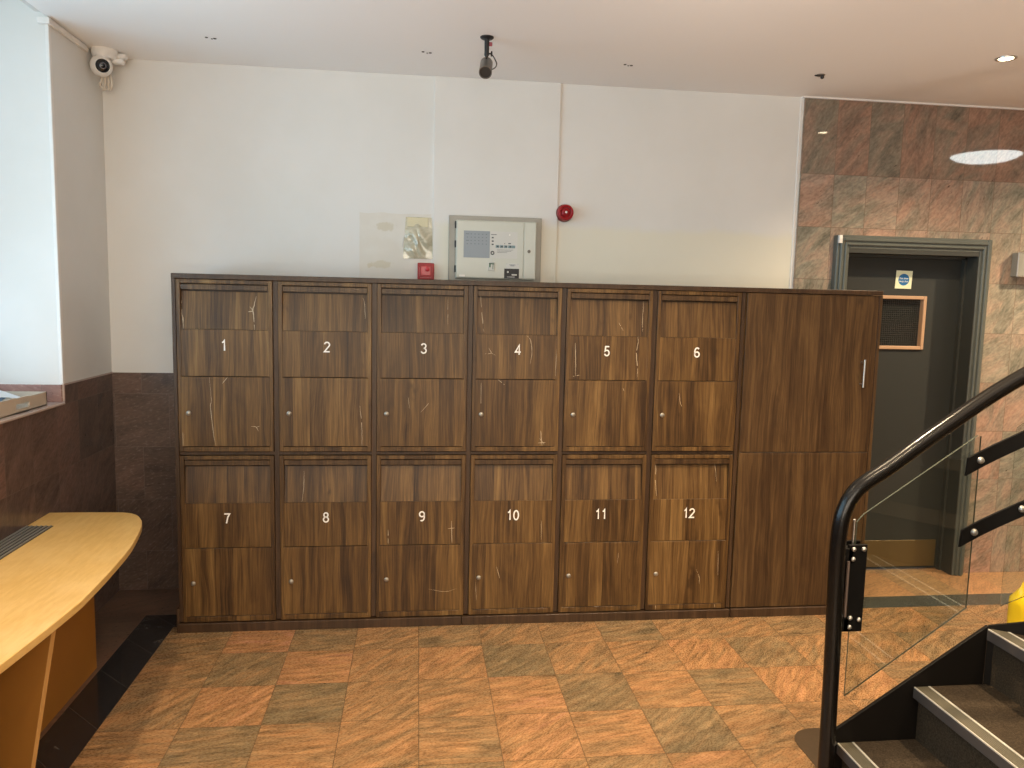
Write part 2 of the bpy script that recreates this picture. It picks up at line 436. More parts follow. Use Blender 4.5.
CRACKS = [
 ([(0.04, 1.559), (0.041, 1.497), (0.046, 1.475), (0.047, 1.43)], 0.006),
 ([(0.365, 1.583), (0.357, 1.543), (0.351, 1.524), (0.356, 1.487), (0.36, 1.431)], 0.006),
 ([(0.33, 1.513), (0.366, 1.519)], 0.0055),
 ([(0.338, 1.537), (0.354, 1.516)], 0.0046),
 ([(0.157, 1.213), (0.164, 1.111), (0.16, 1.075), (0.17, 0.954), (0.18, 0.896)], 0.0032),
 ([(0.238, 1.214), (0.214, 1.184)], 0.0032),
 ([(0.339, 0.985), (0.362, 0.981), (0.373, 0.957)], 0.0037),
 ([(0.362, 0.981), (0.378, 0.987)], 0.0032),
 ([(0.035, 0.957), (0.036, 0.893)], 0.0028),
 ([(0.846, 1.588), (0.854, 1.558), (0.858, 1.474)], 0.0032),
 ([(0.834, 1.084), (0.843, 0.985), (0.844, 0.892)], 0.0041),
 ([(1.239, 1.588), (1.241, 1.473)], 0.0023),
 ([(1.059, 1.125), (1.065, 1.072)], 0.0028),
 ([(1.164, 1.109), (1.118, 1.055)], 0.0028),
 ([(1.392, 1.632), (1.403, 1.511), (1.411, 1.441)], 0.0041),
 ([(1.696, 1.635), (1.698, 1.602)], 0.0032),
 ([(1.435, 1.365), (1.447, 1.341), (1.418, 1.336)], 0.0032),
 ([(1.447, 1.341), (1.469, 1.33)], 0.0028),
 ([(1.617, 1.427), (1.636, 1.403), (1.644, 1.35), (1.637, 1.291)], 0.0037),
 ([(1.763, 1.369), (1.761, 1.234)], 0.0028),
 ([(1.48, 1.218), (1.516, 1.188)], 0.0028),
 ([(1.403, 1.199), (1.403, 1.074)], 0.0028),
 ([(1.696, 0.967), (1.704, 0.894)], 0.0046),
 ([(1.685, 0.907), (1.722, 0.91)], 0.0046),
 ([(1.691, 0.93), (1.716, 0.9)], 0.0037),
 ([(1.853, 1.395), (1.857, 1.323), (1.86, 1.235)], 0.0046),
 ([(1.846, 1.233), (1.879, 1.24)], 0.0055),
 ([(2.16, 1.434), (2.164, 1.402), (2.157, 1.351), (2.166, 1.275), (2.165, 1.23)], 0.0051),
 ([(2.188, 1.601), (2.183, 1.497), (2.185, 1.453)], 0.0032),
 ([(2.067, 1.495), (2.088, 1.458)], 0.0037),
 ([(2.381, 1.157), (2.387, 1.114), (2.397, 1.089)], 0.0037),
 ([(2.256, 1.086), (2.247, 1.071)], 0.0028),
 ([(2.096, 1.179), (2.102, 1.164)], 0.0032),
 ([(0.574, 0.77), (0.573, 0.697), (0.565, 0.618)], 0.0028),
 ([(0.968, 0.483), (0.969, 0.413)], 0.0046),
 ([(1.271, 0.524), (1.275, 0.414)], 0.0051),
 ([(1.255, 0.486), (1.287, 0.488)], 0.0055),
 ([(1.164, 0.185), (1.244, 0.17), (1.298, 0.184)], 0.0023),
 ([(1.712, 0.519), (1.714, 0.422)], 0.0028),
 ([(1.494, 0.292), (1.512, 0.232)], 0.0037),
 ([(1.393, 0.215), (1.398, 0.123)], 0.0028),
 ([(2.273, 0.808), (2.285, 0.781), (2.283, 0.717), (2.291, 0.637)], 0.0051),
 ([(2.584, 0.815), (2.593, 0.78), (2.601, 0.708)], 0.0037),
 ([(2.513, 0.256), (2.531, 0.216), (2.533, 0.179)], 0.0037),
 ([(2.624, 0.353), (2.629, 0.224)], 0.0023),
 ([(2.106, 0.35), (2.102, 0.297)], 0.0023),
 ([(2.309, 0.074), (2.31, 0.052)], 0.0041),
 ([(2.62, 0.071), (2.621, 0.049)], 0.0041)]

# ------------------------------------------------------------------ room shell
XL, YB, ZC = -.4745, .564, 2.745       # side wall face, end wall face, ceiling
XR, YF = 6.4, -5.4                     # unseen walls
YG = .545                              # face of the pink granite cladding
SILL = 1.094
DX0, DX1, DZ = 3.505, 4.312, 1.905     # door opening

bm = new()
TONES = ['36,95,30,52,32,48,50,22,50,52', '48,24,86,60,74,08,48,60,76,26', '46,84,12,56,60,74,20,64,24,78', '62,20,56,62,50,80,70,14,50,56', '50,60,30,55,24,66,40,72,58,30']
TONES = [[int(v) / 100 for v in r.split(',')] for r in TONES]
tones = []
trnd = random.Random(3)
r = 0; ya = .062
while ya > YF:
    yb = max(ya - .3025, YF); xa = -.049; c = 0
    while xa < XR:
        xb = min(xa + .2917, XR)
        quad(bm, [(xa, yb, 0), (xb, yb, 0), (xb, ya, 0), (xa, ya, 0)], 0)
        tones.append(TONES[r][c] if r < 5 and c < 10 else trnd.choice((.2, .35, .48, .55, .62, .7)))
        xa = xb; c += 1
    ya = yb; r += 1
quad(bm, [(XL - .1, YF, 0), (-.222, YF, 0), (-.222, .212, 0), (XL - .1, .212, 0)], 1)
quad(bm, [(XL - .1, .212, 0), (3.3, .212, 0), (3.3, .8, 0), (XL - .1, .8, 0)], 1)
quad(bm, [(3.3, .212, 0), (XR, .212, 0), (XR, .8, 0), (3.3, .8, 0)], 2)
fl = struct('floor', bm, [M['floor'], M['floor_strip'], M['floor_warm']], 'floor of orange and olive granite tiles', 'floor')
at = fl.data.attributes.new('tile_tone', 'FLOAT', 'FACE')
for k, v in enumerate(tones): at.data[k].value = v
bm = new()
quad(bm, [(-.222, YF, 0), (-.049, YF, 0), (-.049, .062, 0), (-.222, .212, 0)])
quad(bm, [(-.222, .212, 0), (-.049, .062, 0), (3.0, .062, 0), (3.0, .212, 0)])
quad(bm, [(3.0, .212, 0), (3.0, .062, 0), (XR, .062, 0), (XR, .212, 0)], 1)
struct('trim_1', bm, [M['marble'], M['marble_sheen']], 'black veined marble border inlaid in the tiled floor', 'floor border')

bm = new()
box(bm, XL, XR, YF, .8, ZC, ZC + .12)
struct('ceiling', bm, M['ceil'], 'plain off-white ceiling', 'ceiling')

# end wall: white plaster over brown stone, white part ends at X = 3.215
bm = new()
box(bm, XL - .1, 3.215, YB, YB + .15, 1.172, ZC + .1, mi=0)
box(bm, XL - .1, 3.215, YB, YB + .15, -.05, 1.172, mi=1)
struct('wall_back', bm, [M['wall'], M['gran_back']], 'white plastered end wall above brown stone tiles', 'wall')
bm = new()
box(bm, 1.176, 1.846, YB - .013, YB + .02, 1.2, ZC, .002)
struct('trim_7', bm, M['wall'], 'shallow white boxed-out strip of wall behind the alarm panel', 'wall')
bm = new()
box(bm, 3.196, 3.219, YB - .006, YB + .03, 1.2, ZC, .002)
struct('trim_2', bm, M['white_plastic'], 'white edge bead between plaster and pink granite', 'trim')
bm = new()
box(bm, 3.215, DX0 - .02, YG, YG + .25, -.05, ZC + .1)
box(bm, DX1 + .02, XR, YG, YG + .25, -.05, ZC + .1)
box(bm, DX0 - .02, DX1 + .02, YG, YG + .25, DZ + .02, ZC + .1)
struct('wall_back_right', bm, M['gran_wall'], 'polished pink granite wall around the dark door', 'wall')
bm = new()
box(bm, 3.2, XR, YG - .012, YG + .02, ZC - .008, ZC + .01)
struct('trim_3', bm, M['white_plastic'], 'thin white bead along the top of the granite wall', 'trim')

# side wall: pier by the corner, low wall under the window, window recess
bm = new()
box(bm, XL - .6, XL, 0, YB + .1, 1.172, 3.2, mi=0)
box(bm, XL - .6, XL, 0, YB + .1, -.05, 1.172, mi=1)
box(bm, XL - .6, XL, -3.9, 0, -.05, SILL - .012, mi=1)
box(bm, XL - .6, XL, YF, -3.9, -.05, 1.172, mi=1)
box(bm, XL - .6, XL, YF, -3.9, 1.172, 3.2, mi=0)
struct('wall_left', bm, [M['wall'], M['gran_left']], 'side wall of dark brown stone with white plaster above', 'wall')
bm = new()
box(bm, XL - .6, XL + .008, -3.9, .001, SILL - .012, SILL, .003)
struct('trim_4', bm, M['sill'], 'polished stone window sill', 'window sill')
bm = new()
box(bm, XL - .6, XL - .002, -.012, .02, SILL, 1.172, .002)
struct('trim_5', bm, M['gran_reveal'], 'pink stone strip at the foot of the window reveal', 'trim')
bm = new()
box(bm, XL - .012, XL + .003, -.004, .02, 1.172, ZC - .002, .002)
box(bm, XL - .006, XL + .005, -.003, .008, SILL, 1.172, .002, mi=1); box(bm, XL, XL + .004, .0, YB, 1.168, 1.175, mi=1)
struct('trim_6', bm, [M['white_plastic'], M['sill']], 'white corner bead at the edge of the window recess', 'trim')
bm = new()
box(bm, XL - .6, XL - .001, -3.9, 0, 3.1, 3.25)
box(bm, XL - .05, XL - .001, -3.9, 0, ZC + .02, 3.12)
struct('wall_left_upper', bm, M['wall'], 'white head of the window recess', 'wall')
bm = new()
WX = XL - .52
box(bm, WX - .03, WX + .03, -3.9, -3.84, SILL, 3.1); box(bm, WX - .03, WX + .03, -.06, 0, SILL, 3.1)
box(bm, WX - .03, WX + .03, -3.9, 0, SILL, SILL + .06); box(bm, WX - .03, WX + .03, -3.9, 0, 3.04, 3.1)
for y in (-2.6, -1.3): box(bm, WX - .025, WX + .025, y - .03, y + .03, SILL, 3.1)
wf = struct('window_1', bm, M['white_plastic'], 'tall white framed window in the recess', 'window')
bm = new()
box(bm, WX - .004, WX + .004, -3.86, -.04, SILL + .03, 3.07)
obj('pane', bm, M['glass'], wf)
# unseen walls that close the room
bm = new(); box(bm, XR, XR + .1, YF, .8, -.05, ZC + .1)
struct('wall_right', bm, M['gran_wall'], 'far side wall', 'wall')
bm = new(); box(bm, XL - .6, XR, YF - .1, YF, -.05, 3.25)
struct('wall_front', bm, M['wall'], 'wall behind the viewer', 'wall')

# ------------------------------------------------------------------ door
bm = new()
YF0 = .490
def arch(x0, x1, top, y0, y1, w):
    box(bm, x0, x0 + w, y0, y1, 0, top, .004); box(bm, x1 - w, x1, y0, y1, 0, top, .004); box(bm, x0 + w, x1 - w, y0, y1, top - w, top, .004)
arch(3.436, 4.384, 1.998, YF0 + .012, YG + .01, .03)
arch(3.452, 4.368, 1.982, YF0, YG + .01, .018)
arch(3.464, 4.356, 1.970, YF0 + .010, YG + .01, .020)
arch(3.480, 4.340, 1.954, YF0 + .002, YG + .01, .014)
arch(3.490, 4.330, 1.944, YF0 + .014, YG + .01, .022)
door = struct('door_1', bm, M['door_frame'], 'dark grey door with moulded grey-green frame in the granite wall', 'door')
bm = new()
box(bm, DX0 - .02, DX0 + .006, YF0 + .016, .72, 0, DZ + .02); box(bm, DX1 - .006, DX1 + .02, YF0 + .016, .72, 0, DZ + .02); box(bm, DX0, DX1, YF0 + .016, .72, DZ - .004, DZ + .03)
box(bm, DX0 + .004, DX0 + .02, .60, .63, 0, DZ); box(bm, DX1 - .02, DX1 - .004, .60, .63, 0, DZ); box(bm, DX0, DX1, .60, .63, DZ - .02, DZ)
obj('lining', bm, M['door_edge'], door)
YL = .628
VX0, VX1, VZ0, VZ1 = 3.735, 4.085, 1.352, 1.668
bm = new()
box(bm, DX0 + .01, VX0, YL, YL + .045, .008, DZ - .01); box(bm, VX1, DX1 - .01, YL, YL + .045, .008, DZ - .01)
box(bm, VX0, VX1, YL, YL + .045, .008, VZ0); box(bm, VX0, VX1, YL, YL + .045, VZ1, DZ - .01)
leaf = obj('leaf', bm, M['door'], door)
bm = new()
for a in ((VX0, VX0 + .020, VZ0, VZ1), (VX1 - .020, VX1, VZ0, VZ1), (VX0 + .02, VX1 - .02, VZ0, VZ0 + .020), (VX0 + .02, VX1 - .02, VZ1 - .020, VZ1)):
    box(bm, a[0], a[1], YL - .012, YL + .05, a[2], a[3], .003)
vb = obj('vision_panel', bm, M['bead'], door); vb['label'] = 'light wood bead around wired glass'
bm = new(); box(bm, VX0 + .012, VX1 - .012, YL + .022, YL + .028, VZ0 + .012, VZ1 - .012)
obj('wired_pane', bm, M['wired'], vb)
bm = new(); box(bm, DX0 + .035, DX1 - .035, YL - .003, YL + .002, .02, .185, .001)
kp = obj('kick_plate', bm, M['brass'], door); kp['label'] = 'dull brass kick plate'
bm = new(); box(bm, 3.437, 3.457, YF0 - .004, YF0 + .014, 1.950, 1.995, .002); lathe(bm, [(.0001, 0), (.005, 0), (.005, .003), (.0001, .003)], (3.447, YF0 - .004, 1.975), (0, -1, 0), 12)
obj('door_contact', bm, M['white_plastic'], door)['label'] = 'small white contact at the top corner of the frame'

def text_mesh(s, size, depth=.0008, bold=0.0, align='CENTER'):
    cu = bpy.data.curves.new('lettering', 'FONT'); cu.body = s; cu.size = size; cu.align_x = align; cu.align_y = 'CENTER'
    cu.extrude = depth; cu.offset = bold; cu.resolution_u = 5
    o = bpy.data.objects.new('lettering_tmp', cu); COL.objects.link(o)
    bpy.context.view_layer.update()
    me = bpy.data.meshes.new_from_object(o.evaluated_get(bpy.context.evaluated_depsgraph_get()))
    bpy.data.objects.remove(o); bpy.data.curves.remove(cu)
    return me

def text_obj(name, s, size, mat, parent, loc, bold=0.0, depth=.0008):
    me = text_mesh(s, size, depth, bold); me.materials.clear(); me.materials.append(mat)
    me.transform(Matrix.Rotation(R(90), 4, 'X'))
    return link(bpy.data.objects.new(name, me), parent, loc)

# sign on the door
sg = thing('door_sign', 'small square pale sign with a blue disc on the grey door', 'sign', (3.932, YL, 1.762))
bm = new(); prism(bm, [(-.052, -.052), (.050, -.053), (.053, .051), (-.048, .053)], -.003, 0, 1)
obj('backing', bm, M['sign_pale'], sg)
bm = new(); lathe(bm, [(.0001, 0), (.034, 0), (.034, .0012), (.0001, .0012)], (0, -.003, 0), (0, -1, 0), 36)
obj('disc', bm, M['sign_blue'], sg)
text_obj('lettering', 'Fire door', .0145, M['number'], sg, (0, -.0046, .007))
text_obj('lettering', 'keep shut', .0145, M['number'], sg, (0, -.0046, -.010))

bm = new()
box(bm, -.11, .11, -.055, 0, -.069, .069, .004)
wb = thing('wall_box', 'flat grey metal box fixed to the granite beside the door frame', 'wall box', (4.654, YG, 1.862))
obj('case', bm, M['pewter'], wb)
bm = new(); box(bm, -.112, .112, -.057, -.05, -.0715, -.066, .001); box(bm, -.112, .112, -.057, -.05, .066, .0715, .001); box(bm, -.1125, -.107, -.057, -.05, -.07, .07, .001); box(bm, .107, .1125, -.057, -.05, -.07, .07, .001)
obj('rim', bm, M['steel'], wb)

# ------------------------------------------------------------------ lockers
LH, LW = 1.68, 3.415
LD = .50
casing = thing('locker_casing', 'long dark wood casing that holds the twelve numbered lockers', 'cabinet', (0, 0, 0))
CX = [.2285 + .4475 * k for k in range(6)]
bm = new(); box(bm, 0, LW, -.004, LD, 1.657, LH, .0015); obj('top_panel', bm, M['wood_dark'], casing)
bm = new(); box(bm, 0, .0165, -.002, LD, .05, 1.657, .001); obj('side_panel', bm, M['wood_dark'], casing)
for k in range(5):
    xm = (CX[k] + CX[k + 1]) / 2
    bm = new(); box(bm, xm - .0115, xm + .0115, .008, LD - .012, .05, 1.657, .001); obj('divider', bm, M['wood_dark'], casing)
bm = new(); box(bm, 2.681, 2.699, .002, LD - .012, .05, 1.657, .001); obj('divider', bm, M['wood_dark'], casing)
bm = new(); box(bm, .0165, 2.681, .010, LD - .012, .849, .863, .001); obj('shelf', bm, M['wood_dark'], casing)
bm = new(); box(bm, .0165, LW, LD - .012, LD, .05, 1.657); obj('back_panel', bm, M['wood_dark'], casing)
for x0, x1 in ((-.006, 1.325), (1.328, 2.70), (2.703, LW)):
    bm = new(); box(bm, x0, x1, -.010, LD, 0, .043 if x0 < 2.7 else .045, .0015); obj('plinth', bm, M['wood_dark'], casing)
bm = new(); box(bm, -.012, .0, -.006, LD, 0, .115, .0015); obj('skirting', bm, M['wood_dark'], casing)

def loc_panels(top):
    """frame, flap, number panel and lower door measured down from the top of the locker"""
    H = .789 if top else .798
    return H, dict(groove=.020, lip=.046, flap=.224, door=.438, bottom=.764 if top else .770)

LABELS = {
 1: 'wooden locker numbered 1 with a pale star-shaped crack above its number',
 2: 'wooden locker numbered 2 in the upper row between lockers 1 and 3',
 3: 'wooden locker numbered 3 in the upper row under the red call point',
 4: 'wooden locker numbered 4 in the upper row under the alarm panel',
 5: 'wooden locker numbered 5 with two long pale cracks flanking its number',
 6: 'wooden locker numbered 6 in the upper row next to the tall cupboard',
 7: 'wooden locker numbered 7 at the floor beside the counter end of the bank',
 8: 'wooden locker numbered 8 in the lower row beneath locker 2',
 9: 'wooden locker numbered 9 with a pale star crack beside its number',
 10: 'wooden locker numbered 10 in the lower row beneath locker 4',
 11: 'wooden locker numbered 11 in the lower row beneath locker 5',
 12: 'wooden locker numbered 12 in the lower row next to the tall cupboard'}
HWID = .211

def strips(bm, cr, X0, Ztop, zlo, zhi, y_of, mi=1):
    """pale crack marks lying on the panel face"""
    for pts, w in cr:
        mx = sum(p[0] for p in pts) / len(pts); mz = sum(p[1] for p in pts) / len(pts)
        if abs(mx - X0) > HWID or not (zlo <= Ztop - mz < zhi): continue
        P = smooth_path([(p[0] - X0, 0, p[1]) for p in pts], 5)
        n = len(P); L = []; Rr = []
        for i, p in enumerate(P):
            d = (P[min(i + 1, n - 1)] - P[max(i - 1, 0)]).normalized()
            ww = w * .36 * (.2 + .75 * math.sin(math.pi * min(1, max(.0, (i + .6) / n)))) * random.uniform(.6, 1.25)
            sx, sz = -d.z * ww, d.x * ww
            j = random.uniform(-.0007, .0007)
            z = min(max(p.z, Ztop - zhi + .001), Ztop - zlo - .001)
            L.append((p.x + sx + j, z + sz)); Rr.append((p.x - sx + j, z - sz))
        for i in range(n - 1):
            if random.random() < .07: continue
            q4 = [L[i], L[i + 1], Rr[i + 1], Rr[i]]
            quad(bm, [(a, y_of(b) - .0006, b - BASE) for a, b in q4], mi)

def arc(cx, cz, rx, rz, a0, a1, n=14):
    return [(cx + rx * math.cos(R(a0 + (a1 - a0) * k / n)), cz + rz * math.sin(R(a0 + (a1 - a0) * k / n))) for k in range(n + 1)]
GLYPH = {  # centre lines on a box 1 wide, 1.75 tall
 '1': [[(.18, 1.36), (.40, 1.48), (.56, 1.75), (.56, 0)]],
 '2': [arc(.5, 1.27, .42, .42, 170, -28) + [(.06, .06), (.95, .06)]],
 '3': [arc(.47, 1.30, .38, .39, 165, -90), arc(.47, .48, .43, .43, 90, -165)],
 '4': [[(.72, 0), (.72, 1.72), (.04, .48), (1.0, .48)]],
 '5': [[(.88, 1.69), (.22, 1.69), (.14, .86)] + arc(.46, .54, .42, .49, 140, -160)],
 '6': [arc(.5, .50, .42, .45, 0, 360, 24), [(.82, 1.50)] + arc(.52, 1.02, .44, .68, 60, 180, 8) + [(.08, .5)]],
 '7': [[(.06, 1.68), (.94, 1.68), (.62, 1.05), (.40, 0)]],
 '8': [arc(.5, 1.30, .35, .38, 0, 360, 24), arc(.5, .47, .42, .44, 0, 360, 24)],
 '9': [arc(.5, 1.24, .42, .45, 0, 360, 24), [(.92, 1.24)] + arc(.48, .72, .44, .68, 0, -120, 8)],
 '0': [arc(.5, .87, .42, .84, 0, 360, 28)]}
def digits(parent, num, loc):
    bm = new(); s = .0268; adv = 1.18; t = str(num); W = .0064
    x0 = -s * (adv * (len(t) - 1) + 1) / 2
    for k, ch in enumerate(t):
        for ln in GLYPH[ch]:
            P = [Vector((x0 + (k * adv + px) * s, 0, (pz - .875) * s)) for px, pz in ln]
            closed = (P[0] - P[-1]).length < 1e-5
            if closed: P = P[:-1]
            n = len(P); L = []; Q = []
            for i in range(n):
                d0 = (P[i] - P[i - 1]).normalized() if (i or closed) else (P[1] - P[0]).normalized()
                d1 = (P[(i + 1) % n] - P[i]).normalized() if (i < n - 1 or closed) else d0
                m = (d0 + d1).normalized(); q = W / 2 / max(.45, m.dot(d0)); nn = Vector((-m.z, 0, m.x))
                L.append(P[i] + nn * q); Q.append(P[i] - nn * q)
            for i in range(n if closed else n - 1):
                j = (i + 1) % n
                A_ = [L[i], L[j], Q[j], Q[i]]
                f = [bm.verts.new((v.x, -.0012, v.z)) for v in A_]; g = [bm.verts.new((v.x, .0006, v.z)) for v in A_]
                bm.faces.new(f)
                for a in range(4): bm.faces.new((f[a], f[(a + 1) % 4], g[(a + 1) % 4], g[a]))
    bmesh.ops.remove_doubles(bm, verts=bm.verts[:], dist=.0001)
    bmesh.ops.recalc_face_normals(bm, faces=bm.faces[:])
    return obj('number', bm, M['number'], parent, loc)

BASE = 0
def make_locker(num):
    global BASE
    top = num <= 6; k = (num - 1) % 6
    H, d = loc_panels(top)
    z1 = 1.655 if top else .846; BASE = z0 = z1 - H; X = CX[k]
    t = thing('locker', LABELS[num], 'locker', (X, 0, z0), 0, 'numbered lockers in two rows')
    w = HWID; st = .019
    T = lambda q: H - q                          # depth below the top -> local height
    bm = new()
    box(bm, -w, -w + st, 0, .020, 0, H, .0012); box(bm, w - st, w, 0, .020, 0, H, .0012)
    box(bm, -w + st, w - st, 0, .020, T(d['groove'] - .002), H, .0012); box(bm, -w + st, w - st, 0, .020, 0, T(d['bottom'] + .003), .0012)
    obj('frame', bm, M['wood'], t)
    bm = new(); box(bm, -w + st + .001, w - st - .001, .003, .022, T(d['lip']), T(d['groove'] + .002), .0012)
    obj('slot_lip', bm, M['wood_walnut'], t)
    # tilting letter flap: flush at its foot, set back at the top
    ty = .020; fz0, fz1 = T(d['flap']), T(d['lip']) - .0065
    bm = new()
    prism(bm, [(.003, fz0), (ty, fz1), (ty + .012, fz1), (.016, fz0)], -w + st + .001, w - st - .001, 0)
    yf = lambda z: .003 + (z - BASE - fz0) / (fz1 - fz0) * (ty - .003)
    strips(bm, CRACKS, X, z1, d['lip'], d['flap'], yf)
    obj('flap', bm, [M['wood'], M['crack']], t)
    bm = new(); box(bm, -w + st - .001, w - st + .001, .0016, .016, T(d['door']), T(d['flap'] + .0012), .0008)
    strips(bm, CRACKS, X, z1, d['flap'], d['door'], lambda z: .0016)
    obj('number_panel', bm, [M['wood'], M['crack']], t)
    bm = new(); box(bm, -w + st - .006, w - st + .006, -.001, .016, T(d['bottom']), T(d['door'] + .003), .0012)
    strips(bm, CRACKS, X, z1, d['door'], d['bottom'] + .06, lambda z: -.001)
    dr = obj('door', bm, [M['wood'], M['crack']], t)
    lx, lz = (-.166, T(.609)) if top else (-.163, T(.609))
    bm = new(); lathe(bm, [(.0001, .000), (.0115, .000), (.0115, .002), (.0098, .0045), (.0055, .006), (.0055, .0085), (.0001, .0095)], (lx, -.001, lz), (0, -1, 0), 20)
    box(bm, lx - .0012, lx + .0012, -.0125, -.009, lz - .004, lz + .004, .0003)
    obj('lock', bm, M['lock_face'], dr, smooth=True)['label'] = 'small round metal lock'
    nx = {1: -.004, 2: .008, 3: .006, 4: .005, 5: -.008, 6: -.004, 7: -.005, 8: 0, 9: .005, 10: -.001, 11: -.008, 12: -.005}[num]
    digits(t, num, (nx, -.0002, T(.297)))
    bm = new(); box(bm, -w + .001, w - .001, .052, LD - .02, .001, H - .001, .001); obj('body', bm, M['wood_dark'], t)
    return t
for i in range(1, 13): make_locker(i)

cup = thing('tall_cupboard', 'tall plain walnut cupboard with a steel bar handle ending the locker bank', 'cupboard', (3.052, 0, .05))
bm = new(); box(bm, .347, .363, -.002, LD - .014, 0, 1.606, .001); box(bm, -.347, -.336, .012, LD - .014, 0, 1.606, .001); box(bm, -.336, .347, .03, LD - .014, 0, .012); obj('body', bm, M['wood_walnut'], cup)
bm = new(); box(bm, -.345, .345, -.001, .017, .811, 1.604, .0012)
du = obj('door', bm, M['wood_walnut'], cup)
bm = new(); box(bm, -.345, .345, -.001, .017, .000, .807, .0012); obj('door', bm, M['wood_walnut'], cup)
bm = new(); tube(bm, [(.274, -.03, 1.145), (.274, -.03, 1.285)], .0047, 14)
for z in (1.160, 1.270): tube(bm, [(.274, -.002, z), (.274, -.03, z)], .0048, 12)
obj('handle', bm, M['steel'], du, smooth=True)['label'] = 'brushed steel bar handle'

# ------------------------------------------------------------------ wall fittings
YW = YB - .013
ap = thing('alarm_control_panel', 'grey fire alarm control panel on the white wall above locker 4', 'alarm panel', (1.5085, YW, 1.68)); ap.scale = (.982, 1, 1)
bm = new(); box(bm, -.254, .254, -.016, 0, 0, .353, .002); box(bm, -.252, -.248, -.019, -.016, 0, .35); box(bm, .248, .252, -.019, -.016, 0, .35); obj('surround', bm, M['panel_back'], ap)
bm = new(); box(bm, -.216, .220, -.062, -.016, .022, .326, .004, seg=2); case = obj('case', bm, M['panel_grey'], ap)
bm = new(); box(bm, -.212, .150, -.066, -.062, .026, .322, .0025); box(bm, .152, .217, -.066, -.062, .026, .322, .0025); dp = obj('door', bm, M['panel_grey'], ap)
for z in (.07, .20, .30):
    bm = new(); tube(bm, [(-.219, -.058, z - .018), (-.219, -.058, z + .018)], .0045, 10); obj('hinge', bm, M['black'], dp)
Y0 = -.0665
bm = new(); box(bm, -.175, -.034, Y0 - .0006, Y0 + .0004, .131, .271); ov = obj('zone_display', bm, [M['overlay_blue'], M['ink_soft']], dp)
bm = new()
for r_ in range(4):
    z = .254 - r_ * .017
    for c_ in range(6):
        x = -.156 + c_ * .0205
        if r_ % 2 == 0 and c_ == 0: box(bm, x - .008, x + .010, Y0 - .0012, Y0 - .0005, z - .0018, z + .0018)
        else: box(bm, x - .003, x + .0035, Y0 - .0012, Y0 - .0005, z - .0022, z + .0022)
obj('zone_lamps', bm, M['ink_soft'], ov)
bm = new(); box(bm, -.033, .116, Y0 - .0006, Y0 + .0004, .131, .271); op = obj('keypad', bm, M['overlay_pale'], dp)
bm = new()
for x in (-.002, .0205, .043, .0655, .085): box(bm, x, x + .019, Y0 - .0022, Y0 - .0005, .186, .200, .0008)
obj('key', bm, M['teal'], op)
bm = new()
for x in (.004, .0275, .050, .0735): box(bm, x, x + .008, Y0 - .0028, Y0 - .002, .1895, .1965)
box(bm, .045, .0485, Y0 - .0012, Y0 - .0005, .207, .2115); box(bm, .066, .080, Y0 - .0012, Y0 - .0005, .207, .212)
for z, x1 in ((.1755, .092), (.1685, .082), (.1615, .060)): box(bm, .006, x1, Y0 - .001, Y0 - .0005, z - .0007, z + .0007)
box(bm, -.028, .002, Y0 - .0012, Y0 - .0005, .2525, .2555)
for z in (.238, .220, .203): box(bm, -.0245, -.0135, Y0 - .0014, Y0 - .0005, z - .0035, z + .0035, .0008)
obj('legend', bm, M['ink'], op)
bm = new(); lathe(bm, [(.0001, 0), (.004, 0), (.004, .002), (.0001, .002)], (.073, Y0, .2545), (0, -1, 0), 14); obj('indicator_lamp', bm, M['number'], op)
bm = new(); lathe(bm, [(.0055, 0), (.0105, 0), (.0105, .003), (.0055, .003), (.0055, 0)], (-.019, Y0 - .0004, .158), (0, -1, 0), 24); obj('key_switch', bm, M['black'], op)
bm = new(); box(bm, .047, .128, Y0 - .0008, Y0 + .0004, .026, .078); lb = obj('name_plate', bm, M['black'], dp)
bm = new(); box(bm, .088, .116, Y0 - .0016, Y0 - .0007, .042, .0495); lathe(bm, [(.0001, 0), (.005, 0), (.005, .001), (.0001, .001)], (.067, Y0 - .0007, .060), (0, -1, 0), 16)
for z in (.036, .0315): box(bm, .062, .105, Y0 - .0014, Y0 - .0007, z - .0008, z + .0008)
obj('print', bm, M['overlay_pale'], lb)
bm = new(); box(bm, .058, .126, Y0 - .0006, Y0 + .0004, .078, .106); lb = obj('notice', bm, M['overlay_pale'], dp)
bm = new()
for x0, x1, z in ((.074, .108, .098), (.08, .1, .093), (.060, .062, .103), (.120, .123, .103)): box(bm, x0, x1, Y0 - .0012, Y0 - .0005, z - .0015, z + .0015)
obj('print', bm, M['ink_soft'], lb)
bm = new(); box(bm, -.1965, -.166, Y0 - .0008, Y0 + .0004, .030, .040); obj('sticker', bm, M['number'], dp)
bm = new(); lathe(bm, [(.0001, 0), (.009, 0), (.009, .003), (.0001, .0035)], (.180, Y0, .171), (0, -1, 0), 20); box(bm, .173, .187, Y0 - .005, Y0 - .003, .1695, .1725); obj('lock', bm, M['lock_dark'], dp)
bm = new(); box(bm, .1785, .1815, Y0 - .0055, Y0 - .004, .166, .176); obj('lock_slot', bm, M['black'], dp)
tg = thing('key_tag', 'small pale key tag hanging from the alarm panel switch', 'tag', (1.485, YW + Y0 - .006, 1.744), 0)
bm = new(); box(bm, -.017, .017, -.003, .004, 0, .045, .002); card = obj('card', bm, M['overlay_pale'], tg)
bm = new(); box(bm, -.012, -.004, -.0036, -.003, .018, .040); box(bm, .006, .010, -.0036, -.003, .008, .040); box(bm, -.013, .013, -.0036, -.003, .034, .040); obj('print', bm, M['green_ink'], tg)
bm = new(); tube(bm, [(0, .0, .043), (.001, .001, .055), (0, .001, .068)], .0012, 8); obj('ring', bm, M['steel'], tg)

